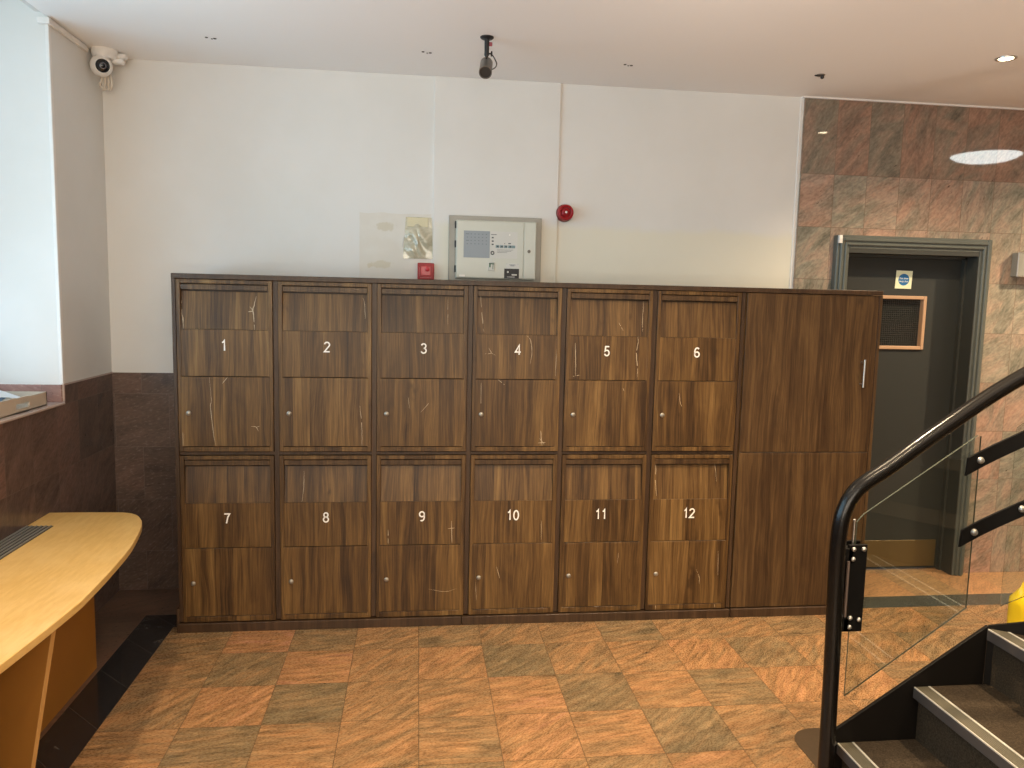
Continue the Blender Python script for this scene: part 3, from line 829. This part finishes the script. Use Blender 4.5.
# red call point
cp = thing('call_point', 'square red break-glass call point low on the white wall', 'call point', (1.140, YB, 1.734))
bm = new(); box(bm, -.044, .044, -.038, 0, -.044, .044, .004, seg=2); obj('case', bm, M['red'], cp)
bm = new(); box(bm, -.026, .026, -.0405, -.037, -.022, .026, .002); obj('face_plate', bm, M['red_bright'], cp)
bm = new(); lathe(bm, [(.0001, 0), (.012, 0), (.012, .004), (.008, .007), (.0001, .008)], (.008, -.040, .010), (0, -1, 0), 20); obj('push_button', bm, M['red_bright'], cp, smooth=True)
bm = new(); box(bm, -.030, .030, -.0392, -.037, -.036, -.032); box(bm, -.036, -.033, -.0392, -.037, -.028, .02); obj('legend', bm, M['red_soft'], cp)
# round sounder
so = thing('alarm_sounder', 'round red alarm sounder on the white wall beside the boxed-out strip', 'alarm sounder', (1.884, YB, 2.066))
bm = new(); lathe(bm, [(.0001, 0), (.047, 0), (.047, .018), (.044, .024), (.0001, .024)], (0, 0, 0), (0, -1, 0), 40); obj('base', bm, M['red_dark'], so, smooth=True)
bm = new(); lathe(bm, [(.043, .020), (.043, .050), (.040, .058), (.033, .061), (.029, .058), (.029, .046), (.0001, .044)], (0, 0, 0), (0, -1, 0), 40); obj('housing', bm, M['red'], so, smooth=True)
bm = new(); lathe(bm, [(.026, .044), (.024, .054), (.015, .060), (.013, .056), (.011, .056), (.009, .062), (.0001, .064)], (0, 0, 0), (0, -1, 0), 32); obj('horn', bm, M['red'], so, smooth=True)
bm = new(); lathe(bm, [(.0001, .060), (.006, .061), (.006, .065), (.0001, .0665)], (0, 0, 0), (0, -1, 0), 16); obj('lens', bm, M['white_plastic'], so, smooth=True)
# crinkled document pocket taped to the wall
dpk = thing('document_pocket', 'crinkled clear plastic pocket taped to the wall above the call point', 'pocket', (1.098, YB, 1.80))
bm = new(); nx_, nz_ = 26, 34; g = []
from mathutils import noise as mnoise
for j in range(nz_ + 1):
    rowv = []
    for i in range(nx_ + 1):
        u, v = i / nx_, j / nz_
        x = (-.080 + .160 * u) + (.014 * v if u < .5 else -.010 * v) * (1 - abs(2 * u - 1) * 0) * (1 if True else 0)
        z = .218 * v
        bulge = math.sin(math.pi * u) * math.sin(math.pi * min(1, v * 1.1))
        c = mnoise.noise(Vector((u * 3.1, v * 3.4, 1.7))) * .5 + .5
        fold = abs(math.sin((u * 2.2 + v * 3.6) * 2.1 + 2 * mnoise.noise(Vector((u * 2, v * 2, 9)))))
        y = -.004 - .016 * bulge * c - .012 * bulge * fold ** 2
        rowv.append(bm.verts.new((x, y, z)))
    g.append(rowv)
for j in range(nz_):
    for i in range(nx_): bm.faces.new((g[j][i], g[j][i + 1], g[j + 1][i + 1], g[j + 1][i]))
ret = bmesh.ops.extrude_face_region(bm, geom=bm.faces[:])
for v in ret['geom']:
    if isinstance(v, bmesh.types.BMVert): v.co.y = -.0005
obj('sleeve', bm, M['pouch'], dpk, smooth=True)
bm = new(); box(bm, -.058, .052, -.008, -.003, .168, .216, .001)
obj('tape', bm, plain('yellowed_tape', (.58, .53, .34), .25), dpk)
bm = new(); tube(bm, [(-.083, -.003, .060), (-.078, -.006, .10), (-.068, -.004, .132)], .0022, 8); obj('torn_edge', bm, M['overlay_pale'], dpk)

# ------------------------------------------------------------------ ceiling fittings
cm = thing('security_camera', 'white dome security camera in the ceiling corner over the window pier', 'camera', (-.408, .430, ZC))
bm = new(); lathe(bm, [(.0001, 0), (.058, 0), (.060, -.006), (.056, -.030), (.044, -.044), (.0001, -.046)], (0, 0, 0), (0, 0, 1), 36); obj('mount', bm, M['white_plastic'], cm, smooth=True)
bm = new(); bmesh.ops.create_uvsphere(bm, u_segments=36, v_segments=24, radius=.050, matrix=Matrix.Translation((-.010, -.020, -.080))); obj('ball', bm, M['white_plastic'], cm, smooth=True)
dv = Vector((.46, -.85, -.20)).normalized(); c0 = Vector((-.010, -.020, -.080))
bm = new(); lathe(bm, [(.034, .037), (.0345, .040), (.033, .043), (.031, .043), (.0305, .038)], c0, dv, 36); obj('bezel', bm, M['white_plastic'], cm, smooth=True)
bm = new(); lathe(bm, [(.0315, .037), (.031, .043), (.022, .051), (.0001, .054)], c0, dv, 36); lz_ = obj('lens_window', bm, M['lens_black'], cm, smooth=True)
bm = new(); lathe(bm, [(.015, .047), (.015, .054), (.010, .055), (.010, .052)], c0, dv, 28); obj('lens_ring', bm, plain('lens_ring_grey', (.12, .12, .14), .3), lz_, smooth=True)
bm = new(); box(bm, .030, .092, .008, .052, -.034, -.008, .010, seg=3); box(bm, .026, .082, .004, .046, -.058, -.030, .010, seg=3); obj('bracket', bm, M['white_plastic'], cm, smooth=True)
bm = new()
for k, (dx, ex) in enumerate(((-.022, -.032), (-.004, -.010), (.012, .010), (.026, .020))):
    tube(bm, smooth_path([(dx * .6 - .01, .02, -.08), (dx - .008, .03, -.135), (ex - .008, .035, -.155 - .012 * (k % 2)), (ex * .5 - .006, .04, -.178)], 5), .0055, 8)
obj('cable', bm, plain('cream_cable', (.62, .56, .48), .5), cm, smooth=True)

tr = new(); box(tr, XL, XL + .016, -.018, .372, ZC - .030, ZC - .008, .002); box(tr, XL - .034, XL + .0165, -.026, -.006, ZC - .032, ZC - .007, .002)
tag(obj('cable_trunking', tr, M['white_plastic']), 'white cable trunking along the ceiling edge leading to the dome camera', 'cable trunking')

sp = thing('ceiling_spotlight', 'grey cylindrical spotlight hanging on a black stem from the ceiling', 'spotlight', (1.392, -.104, ZC))
bm = new(); lathe(bm, [(.0001, 0), (.030, 0), (.030, -.004), (.024, -.009), (.0001, -.010)], (0, 0, 0), (0, 0, 1), 32); obj('ceiling_plate', bm, M['black'], sp, smooth=True)
bm = new(); tube(bm, [(0, 0, -.006), (0, 0, -.078)], .0105, 18); lathe(bm, [(.0105, -.076), (.006, -.086), (.0001, -.087)], (0, 0, 0), (0, 0, 1), 18); tube(bm, [(0, 0, -.08), (-.003, -.004, -.108)], .0035, 10); obj('stem', bm, M['black'], sp, smooth=True)
bm = new(); tube(bm, [(.004, 0, -.070), (.022, 0, -.070)], .0035, 10); box(bm, .018, .025, -.006, .006, -.081, -.059, .002); obj('clamp_knob', bm, M['black'], sp)
bm = new(); box(bm, .010, .024, -.002, .002, -.038, -.021, .001); obj('label_tag', bm, plain('red_label', (.28, .06, .08), .5), sp)
hc = Vector((-.002, -.002, -.128)); hd = Vector((-.10, -.70, -.58)).normalized()
bm = new(); lathe(bm, [(.0001, -.048), (.024, -.047), (.0275, -.040), (.0285, .052), (.0285, .058), (.0255, .058), (.0250, .050)], hc, hd, 36); obj('lamp_head', bm, M['spot_grey'], sp, smooth=True)
bm = new(); lathe(bm, [(.0262, .046), (.0262, .051), (.0001, .052)], hc, hd, 32); obj('lens', bm, plain('grey_louvre', (.022, .021, .02), .45), sp, smooth=True)
bm = new(); tube(bm, smooth_path([(.024, 0, -.074), (.036, .006, -.088), (.046, .010, -.108), (.040, .012, -.124), (.026, .016, -.132)], 6), .0025, 8); obj('cable', bm, M['black'], sp, smooth=True)

def downlight(x, y, lit, label, grp=None):
    t = thing('downlight', label, 'downlight', (x, y, ZC), 0, grp)
    bm = new(); lathe(bm, [(.030, -.002), (.044, -.001), (.044, .002), (.043, -.005), (.036, -.007), (.030, -.003)], (0, 0, 0), (0, 0, 1), 32); obj('trim_ring', bm, M['steel'] if lit else M['spot_grey'], t, smooth=True)
    bm = new(); lathe(bm, [(.0305, -.0015), (.0305, -.0035), (.0001, -.0045)], (0, 0, 0), (0, 0, 1), 28); obj('lamp', bm, M['lamp_warm'] if lit else M['black'], t)
    return t
downlight(3.760, -.268, True, 'lit warm downlight in the ceiling before the granite wall')
od = thing('ceiling_sensor', 'small dark fitting on the ceiling near the white bead of the granite wall', 'sensor', (3.085, .145, ZC))
bm = new(); lathe(bm, [(.0001, 0), (.022, 0), (.020, -.004), (.0001, -.005)], (0, 0, 0), (0, 0, 1), 24); obj('base', bm, M['spot_grey'], od, smooth=True)
bm = new(); lathe(bm, [(.0001, -.003), (.009, -.003), (.009, -.016), (.004, -.020), (.0001, -.0205)], (.008, -.004, 0), (0, 0, 1), 16); box(bm, -.03, .0, -.006, .004, -.007, -.002, .001); obj('head', bm, M['black'], od, smooth=True)
for (x, y), lb in (((.154, .147), 'pair of small screw holes in the ceiling near the dome camera'), ((1.129, .165), 'pair of small screw holes in the ceiling beside the hanging spotlight'), ((2.106, .173), 'pair of small screw holes in the ceiling between spotlight and dark fitting')):
    bm = new()
    lathe(bm, [(.0001, .001), (.0075, .001), (.0065, -.002), (.0001, -.0025)], (-.016, -.006, 0), (0, 0, 1), 14)
    lathe(bm, [(.0001, .001), (.0085, .001), (.0070, -.002), (.0001, -.0025)], (.018, .004, 0), (0, 0, 1), 14)
    lathe(bm, [(.0001, .001), (.0050, .001), (.0040, -.002), (.0001, -.0025)], (.004, .010, 0), (0, 0, 1), 14)
    tag(obj('ceiling_screw_hole', bm, M['hole'], None, (x, y, ZC)), lb, 'screw holes', 'old fixing holes in the ceiling')

# big round ceiling lamp over the stairs (mirrored in the granite)
rl = thing('ceiling_lamp', 'large round white ceiling lamp mirrored in the polished granite', 'ceiling lamp', (5.215, -.62, ZC))
bm = new(); lathe(bm, [(.0001, 0), (.245, 0), (.245, -.02), (.235, -.03), (.0001, -.03)], (0, 0, 0), (0, 0, 1), 48); obj('base', bm, M['white_plastic'], rl, smooth=True)
bm = new(); lathe(bm, [(.232, -.029), (.20, -.050), (.15, -.066), (.0001, -.074)], (0, 0, 0), (0, 0, 1), 48); obj('diffuser', bm, M['lamp_cool'], rl, smooth=True)

# ------------------------------------------------------------------ counter by the window
ZT = .636
ct = thing('counter', 'long light oak counter with a curved front under the window', 'counter', (-.2, -1.2, 0))
def cw(p): return (p[0] + .2, p[1] + 1.2)
half = [(-.4735, -.181), (-.300, -.181), (-.170, -.188), (-.130, -.203), (-.092, -.238), (-.064, -.285), (-.038, -.343), (-.008, -.456), (.033, -.686), (.056, -.945), (.067, -1.140), (.069, -1.20)]
core = [Vector((a, b, 0)) for a, b in half[2:]]
edge = [(p.x, p.y) for p in smooth_path(core, 5)]
fr = half[:2] + edge
fr2 = [(a, -2.40 - b) for a, b in reversed(fr[:-1])]
outline = [cw(p) for p in fr + fr2]
bm = new(); prism(bm, outline, ZT - .026, ZT, 2, 0, .003); obj('worktop', bm, M['oak'], ct)
bm = new(); box(bm, -.272, -.166, -.80, .812, ZT - .001, ZT + .0012); gr = obj('grille', bm, M['black'], ct); gr['label'] = 'dark metal ventilation grille'
bm = new()
for k in range(6):
    x = -.264 + k * .0182
    box(bm, x - .0026, x + .0026, -.795, .806, ZT + .0005, ZT + .0065, .0006)
obj('slats', bm, plain('dark_anodised_slat', (.36, .35, .33), .35, .5), gr)
bm = new(); box(bm, -.064, -.040, -.10, .862, 0, ZT - .026, .0015); obj('front_panel', bm, M['oak_panel'], ct)
bm = new(); prism(bm, [(-.2735, 0), (.130, 0), (.238, ZT - .026), (-.2735, ZT - .026)], -.1, -.125, 1, 0, .0012)
gb = obj('gable', bm, M['oak_panel'], ct)
bm = new(); prism(bm, [(.130, 0), (.1315, 0), (.2395, ZT - .026), (.238, ZT - .026)], -.0985, -.1265, 1); obj('edging', bm, M['oak_edge'], gb)
bm = new(); prism(bm, [(-.2735, 0), (.130, 0), (.238, ZT - .026), (-.2735, ZT - .026)], -.70, -.725, 1, 0, .0012); obj('gable', bm, M['oak_panel'], ct)
bm = new(); tube(bm, [(.170, -.03, ZT - .031), (.19, -.01, ZT - .031)], .005, 8); obj('bracket', bm, M['steel'], ct)

# tray of papers on the sill
ty = thing('card_tray', 'beige tray with a hand hole standing on the window sill', 'tray', (XL - .02, -.30, SILL))
bm = new()
h0, h1 = -.07, .035   # hand hole along Y
prism_pts = [(-.30, .006), (.19, .006), (.19, .066), (-.30, .084)]
# front wall built around an elongated hand hole
box(bm, -.008, 0, -.40, h0, 0, .066, .001); box(bm, -.008, 0, h1, .19, 0, .060, .001); box(bm, -.008, 0, h0, h1, 0, .018); box(bm, -.008, 0, h0, h1, .038, .063)
box(bm, -.36, 0, .182, .19, 0, .060, .001); box(bm, -.36, 0, -.40, -.392, 0, .066, .001); box(bm, -.36, -.352, -.40, .19, 0, .06, .001); box(bm, -.36, 0, -.40, .19, 0, .006)
obj('tray_body', bm, M['tray'], ty)
for k, (dx, dy, dz, rz, m, lb) in enumerate(((-.17, -.08, .030, 8, 'paper_blue', 'blue printed sheet lying in the tray on the window sill'), (-.155, -.05, .062, -10, 'paper', 'white curling sheet on top of the papers in the sill tray'), (-.18, -.14, .046, 22, 'paper', 'white sheet tucked under the curling sheet in the sill tray'))):
    bm = new(); g = []
    for j in range(9):
        rw = []
        for i in range(9):
            u, v = i / 8 - .5, j / 8 - .5
            rw.append(bm.verts.new((u * .21, v * .297, .022 * math.cos(u * 3 + k) + .014 * math.sin(v * 5 + k * 2))))
        g.append(rw)
    for j in range(8):
        for i in range(8): bm.faces.new((g[j][i], g[j][i + 1], g[j + 1][i + 1], g[j + 1][i]))
    r_ = bmesh.ops.extrude_face_region(bm, geom=bm.faces[:]); bmesh.ops.translate(bm, vec=(0, 0, -.0012), verts=[v for v in r_['geom'] if isinstance(v, bmesh.types.BMVert)])
    o = obj('paper_sheet', bm, M[m], None, (XL - .02 + dx, -.30 + dy, SILL + dz + .012), smooth=True); o.rotation_euler = (0, 0, R(rz)); tag(o, lb, 'paper', 'papers in the sill tray')

# ------------------------------------------------------------------ stairs
YS = -1.412; NX = [2.478, 2.732, 2.978]; NZ = [.178, .361, .552]; YN = -2.62
sc = thing('staircase', 'dark carpeted metal staircase rising beside the handrail', 'staircase', (NX[0], YS, 0))
ox, oy = NX[0], YS
def S(x, y, z): return (x - ox, y - oy, z)
def sbox(bm, x0, x1, y0, y1, z0, z1, bev=0.0): box(bm, x0 - ox, x1 - ox, y0 - oy, y1 - oy, z0, z1, bev)
for i in range(3):
    x0 = NX[i]; x1 = NX[i + 1] + .022 if i < 2 else None
    z = NZ[i]; zp = NZ[i - 1] if i else 0.0
    bm = new(); sbox(bm, x0 + .022, x0 + .034, YN, YS - .004, zp + (.0 if i == 0 else -.01), z - .008); obj('riser', bm, M['carpet'], sc)
    if i < 2:
        bm = new(); sbox(bm, x0 + .056, x1, YN, YS - .004, z - .02, z - .001)
        obj('tread', bm, M['carpet'], sc)
    bm = new()
    sbox(bm, x0, x0 + .0045, YN, YS - .006, z - .004, z + .0012, .0008); sbox(bm, x0 + .050, x0 + .0575, YN, YS - .006, z - .004, z + .0012, .0008)
    sbox(bm, x0 + .001, x0 + .057, YN, YS - .006, z - .020, z - .0035)
    nz = obj('nosing', bm, M['nosing_metal'], sc)
    bm = new(); sbox(bm, x0 + .0045, x0 + .050, YN, YS - .006, z - .004, z - .0004)
    for r_ in range(6): sbox(bm, x0 + .0085 + r_ * .007, x0 + .0115 + r_ * .007, YN, YS - .007, z - .0005, z + .0004)
    obj('nosing_insert', bm, M['nosing_insert'], nz)
    bm = new(); sbox(bm, x0 - .0012, x0 + .002, YN, YS - .006, z - .036, z - .003, .0006); obj('nosing_front', bm, M['nosing_front'], nz)
# landing that swings towards the viewer
A = R(-36)
def along(s, off=0.0): return (2.984 + math.cos(A) * s + math.sin(-A) * -off * 0, YS + math.sin(A) * s)
Pl = along(.46)
far2 = (Pl[0] + math.sin(A) * 1.2, Pl[1] - math.cos(A) * 1.2)
bm = new(); prism(bm, [(3.041 - ox, -.004 - .03), (Pl[0] - ox, Pl[1] - oy - .004), (far2[0] - ox, far2[1] - oy), (3.041 - ox, YN - oy)], NZ[2] - .02, NZ[2] - .001, 2); obj('landing', bm, M['carpet'], sc)
for i in range(2):
    s0 = .46 + .25 * i; z0_ = NZ[2] + .185 * i; z1_ = z0_ + .185
    a = along(s0); b = along(s0 + .27)
    dxn, dyn = math.sin(A) * 1.2, -math.cos(A) * 1.2
    bm = new(); prism(bm, [(a[0] - ox, a[1] - oy), (a[0] + .015 - ox, a[1] - .01 - oy), (a[0] + .015 + dxn - ox, a[1] - .01 + dyn - oy), (a[0] + dxn - ox, a[1] + dyn - oy)], z0_, z1_ - .005, 2); obj('riser', bm, M['carpet'], sc)
    bm = new(); prism(bm, [(a[0] - ox, a[1] - oy), (b[0] - ox, b[1] - oy), (b[0] + dxn - ox, b[1] + dyn - oy), (a[0] + dxn - ox, a[1] + dyn - oy)], z1_ - .02, z1_, 2); obj('tread', bm, M['carpet'], sc)
# outer stringer: straight part then the swung part
bm = new()
prism(bm, [(2.455 - ox, 0), (2.455 - ox, .205), (2.470 - ox, .218), (2.984 - ox, .560), (2.984 - ox, .20), (2.68 - ox, 0)], 0, .012, 1, 0, .0015)
obj('stringer', bm, M['stringer'], sc)
bm = new()
pts = [(0, .20), (0, .560), (.12, .602), (.46, .68), (.98, 1.06), (.98, .65), (.40, .30)]
def swung(s, z, t): a = along(s); return (a[0] - ox - math.sin(A) * t, a[1] - oy + math.cos(A) * t, z)
F = [bm.verts.new(swung(s, z, 0)) for s, z in pts]; Bk = [bm.verts.new(swung(s, z, .012)) for s, z in pts]
fs = [bm.faces.new(F), bm.faces.new(Bk)] + [bm.faces.new((F[i], F[(i + 1) % 7], Bk[(i + 1) % 7], Bk[i])) for i in range(7)]
bmesh.ops.recalc_face_normals(bm, faces=fs); obj('stringer', bm, M['stringer'], sc)
bm = new()
prism(bm, [(2.455 - ox, 0), (2.455 - ox, .205), (2.984 - ox, .560), (3.3 - ox, .60), (3.3 - ox, .3), (2.68 - ox, 0)], YN - oy - .012, YN - oy, 1); obj('stringer', bm, M['stringer'], sc)
bm = new()
for z in (.175, .03): lathe(bm, [(.0001, 0), (.008, 0), (.008, .003), (.004, .006), (.0001, .0065)], (2.470 - ox, 0, z), (0, -1, 0), 16)
obj('bolt', bm, M['steel'], sc, smooth=True)

# balustrade
YP = -1.440
bl = thing('balustrade', 'dark tubular handrail with clear glass panels beside the carpeted stairs', 'handrail', (2.424, YP, 0))
bx, by = 2.424, YP
rail = [(2.430, 0), (2.428, .30), (2.424, .542), (2.419, .741), (2.418, .860), (2.423, .930), (2.437, .982), (2.459, 1.021), (2.489, 1.050), (2.574, 1.107), (2.673, 1.179), (2.797, 1.266), (2.898, 1.334)]
pts = [(x - bx, 0, z) for x, z in rail] + [(3.002 - bx, -.012, 1.402), (3.10 - bx, -.05, 1.47), (3.30 - bx, -.16, 1.63), (3.60 - bx, -.36, 1.87), (3.90 - bx, -.58, 2.1)]
bm = new(); tube(bm, smooth_path(pts, 6), .0245, 24); obj('rail_tube', bm, M['rail'], bl, smooth=True)
bm = new(); lathe(bm, [(.0001, 0), (.042, 0), (.042, .006), (.0001, .007)], (.006, 0, 0), (0, 0, 1), 32); obj('foot_plate', bm, M['black_metal'], bl)
GY = -1.405
def glass_panel(poly, o0, ang):
    """poly in (distance along, height); o0 = start point, ang = direction in plan"""
    c, s = math.cos(ang), math.sin(ang); t = .0032
    def W(d, z, k): return (o0[0] + c * d - s * k - bx, o0[1] + s * d + c * k - by, z)
    bm = new()
    a = [bm.verts.new(W(d, z, -t)) for d, z in poly]; b = [bm.verts.new(W(d, z, t)) for d, z in poly]
    n = len(poly)
    fs = [bm.faces.new(a), bm.faces.new(b)]
    ed = [bm.faces.new((a[i], a[(i + 1) % n], b[(i + 1) % n], b[i])) for i in range(n)]
    for f in ed: f.material_index = 1
    bmesh.ops.recalc_face_normals(bm, faces=fs + ed)
    return obj('glass_panel', bm, [M['glass'], M['glass_edge']], bl)
glass_panel([(0, .333), (.406, .622), (.404, 1.196), (.392, 1.198), (.022, .944), (0, .918)], (2.497, GY), 0)
glass_panel([(0, .630), (.7, 1.13), (.7, 1.70), (.012, 1.238), (0, 1.225)], (3.015, GY - .012), R(-34))
# curved plates joining the two panes
for z0_, z1_ in ((1.098, 1.156), (.862, .918)):
    bm = new(); P = []
    for k in range(11):
        t = k / 10
        x = 2.856 + .205 * t; y = GY - .012 - .045 * max(0, t - .25) ** 1.6; lift = .086 * t + .030 * t * t + .006 * (1 - (2 * t - 1) ** 2)
        P.append((x - bx, y - by, lift))
    a = [[bm.verts.new((p[0] + (-.004 if q == 0 else 0) * (1 - k / 10) + (.012 * (k / 10) if q else 0), p[1] + dy, (z1_ if q else z0_) + p[2] - .03)) for k, p in enumerate(P)] for q in (0, 1) for dy in (0, .008)]
    for k in range(10):
        for r0, r1 in ((0, 2), (2, 3), (3, 1), (1, 0)): bm.faces.new((a[r0][k], a[r0][k + 1], a[r1][k + 1], a[r1][k]))
    for k in (0, 10): bm.faces.new((a[0][k], a[2][k], a[3][k], a[1][k]))
    bmesh.ops.recalc_face_normals(bm, faces=bm.faces[:])
    cpl = obj('clamp_plate', bm, M['black_metal'], bl)
    for t in (.15, .86):
        k = int(round(t * 10)); p = P[k]
        bm = new(); lathe(bm, [(.0001, -.002), (.0115, -.001), (.0115, .003), (.008, .009), (.0001, .0115)], (p[0], p[1], (z0_ + z1_) / 2 + p[2] - .03), (0, -1, 0), 20); obj('bolt', bm, M['chrome'], cpl, smooth=True)
# clamp block between post and glass
bm = new(); box(bm, 2.460 - bx, 2.522 - bx, GY - .030 - by, GY - .020 - by, .566, .852, .001); box(bm, 2.475 - bx, 2.522 - bx, GY + .010 - by, GY + .020 - by, .59, .852, .001)
box(bm, 2.435 - bx, 2.475 - bx, GY - .030 - by, GY + .014 - by, .566, .610, .001); box(bm, 2.435 - bx, 2.475 - bx, GY - .030 - by, GY + .014 - by, .79, .840, .001)
cb = obj('clamp_block', bm, M['black_metal'], bl)
for x, z in ((2.475, .838), (2.475, .806), (2.509, .838), (2.479, .612), (2.479, .582), (2.509, .606)):
    bm = new(); lathe(bm, [(.0001, 0), (.0075, .000), (.0075, .003), (.005, .006), (.0001, .0075)], (x - bx, GY - .030 - by, z), (0, -1, 0), 18); obj('bolt', bm, M['chrome'], cb, smooth=True)
bm = new(); tube(bm, [(2.4585 - bx, GY - .034 - by, .618), (2.4585 - bx, GY - .034 - by, .80)], .0045, 12); obj('pin', bm, plain('bronze_pin', (.16, .12, .10), .35, .5), bl)
bm = new(); tube(bm, [(2.483 - bx, GY - .01 - by, .80), (2.483 - bx, GY - .01 - by, .926)], .0032, 10); lathe(bm, [(.0001, 0), (.0042, 0), (.0042, .005), (.0001, .007)], (2.483 - bx, GY - .01 - by, .924), (0, 0, 1), 12); obj('rod', bm, M['steel'], bl)

# thin dark rounded patch on the floor at the foot of the post
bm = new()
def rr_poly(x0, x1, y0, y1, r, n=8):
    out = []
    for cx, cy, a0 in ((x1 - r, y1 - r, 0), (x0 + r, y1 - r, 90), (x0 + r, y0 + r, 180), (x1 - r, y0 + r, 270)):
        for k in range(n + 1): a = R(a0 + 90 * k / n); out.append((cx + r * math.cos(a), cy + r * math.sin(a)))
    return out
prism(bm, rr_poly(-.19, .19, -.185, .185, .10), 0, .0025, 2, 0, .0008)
tag(obj('dark_floor_patch', bm, M['patch_floor'], None, (2.685, -1.222, 0)), 'thin dark brown patch with rounded corners on the floor behind the stair foot', 'floor plate')

# yellow sack behind the stairs
bm = new(); N, K = 36, 16
rings = []
for k in range(K + 1):
    t = k / K; rg = []
    for i in range(N):
        a = 2 * math.pi * i / N
        c, s = math.cos(a), math.sin(a)
        e = (abs(c) ** 3.2 + abs(s) ** 3.2) ** (-1 / 3.2)
        sx, sy = .155, .11
        top = max(0, t - .80) / .20
        pinch = 1 - .22 * top
        wr = 1 + (.012 + .10 * top) * mnoise.noise(Vector((c * 3, s * 3, t * 6)))
        z = .318 * t + .026 * top * mnoise.noise(Vector((c * 4, s * 4, 3))) * 2
        rg.append(bm.verts.new((c * e * sx * pinch * wr, s * e * sy * pinch * wr * (1 - .45 * top), z)))
    rings.append(rg)
for a, b in zip(rings, rings[1:]):
    for i in range(N): bm.faces.new((a[i], a[(i + 1) % N], b[(i + 1) % N], b[i]))
bm.faces.new(rings[0])
ctv = bm.verts.new((0, 0, .308))
for i in range(N): bm.faces.new((rings[-1][i], rings[-1][(i + 1) % N], ctv))
bmesh.ops.recalc_face_normals(bm, faces=bm.faces[:])
ys = thing('yellow_sack', 'bright yellow plastic sack with a crumpled top behind the stairs', 'sack', (4.022, -.52, 0))
obj('bag', bm, M['yellow'], ys, smooth=True)

# ------------------------------------------------------------------ light
def lamp(kind, name, loc, energy, color, **kw):
    d = bpy.data.lights.new(name, kind); d.energy = energy; d.color = color
    for k, v in kw.items(): setattr(d, k, v)
    o = bpy.data.objects.new(name, d); COL.objects.link(o); o.location = loc; return o
WARM = (1.0, .77, .50)
def down(x, y, e, size=130):
    return lamp('SPOT', 'downlight_beam', (x, y, ZC - .02), e, WARM, spot_size=R(size), spot_blend=.9, shadow_soft_size=.035)
down(3.76, -.268, 100)
for x, y, e, s in ((2.35, -1.15, 210, 115), (1.0, -1.45, 46, 120), (-.12, -1.75, 125, 90), (3.25, -1.95, 230, 120), (5.35, -.25, 250, 150), (2.3, -2.6, 50, 130), (.8, -2.9, 30, 130), (5.2, -2.6, 60, 130), (2.3, -4.2, 40, 130)):
    down(x, y, e, s)
sky = lamp('AREA', 'window_daylight', (XL - .62, -2.05, 2.0), 86, (.48, .77, 1.0), shape='RECTANGLE', size=1.7, size_y=3.6)
sky.rotation_euler = (0, R(-104), 0)
rear_fill = lamp('AREA', 'rear_fill_light', (.9, YF + .06, 1.6), 92, (1.0, .89, .74), shape='RECTANGLE', size=3.2, size_y=1.5)  # unseen fill light added behind the viewer for walls and ceiling
rear_fill.rotation_euler = (R(90), 0, 0)
for x, e in ((1.1, 205), (3.3, 320)):
    u = lamp('SPOT', 'ceiling_fill_spot', (x, -4.9, .5), e, (1.0, .84, .69), spot_size=R(62), spot_blend=.35, shadow_soft_size=.15)  # unseen spots added low behind the viewer to brighten the ceiling
    u.rotation_euler = (R(90 + 51), 0, 0)
w = bpy.data.worlds.new('sky'); SC.world = w; w.use_nodes = True
w.node_tree.nodes['Background'].inputs[0].default_value = (.72, .86, 1, 1); w.node_tree.nodes['Background'].inputs[1].default_value = .8

# ------------------------------------------------------------------ camera
cd = bpy.data.cameras.new('camera'); cam = bpy.data.objects.new('camera', cd); COL.objects.link(cam)
r_, u_, f_ = Vector((.9926, -.1192, .0226)), Vector((-.0092, .1120, .9937)), Vector((.1210, .9865, -.1101))
f_.normalize(); r_ = f_.cross(u_).normalized(); u_ = r_.cross(f_)
mt = Matrix((r_, u_, -f_)).transposed().to_4x4(); mt.translation = Vector((1.1009, -3.6687, 1.603))
cam.matrix_world = mt
cd.sensor_width = 36; cd.sensor_fit = 'HORIZONTAL'; cd.lens = 776.27 * 36 / 1024; cd.clip_start = .05
SC.camera = cam
vs = SC.view_settings
SC.display_settings.display_device = 'sRGB'
vs.view_transform = 'Standard'; vs.look = 'None'; vs.exposure = .14; vs.gamma = 1; vs.use_curve_mapping = False
cy = SC.cycles
cy.max_bounces = 10; cy.diffuse_bounces = 6; cy.glossy_bounces = 4; cy.transparent_max_bounces = 12; cy.caustics_reflective = False; cy.caustics_refractive = False
cy.use_denoising = True; cy.sample_clamp_indirect = 6
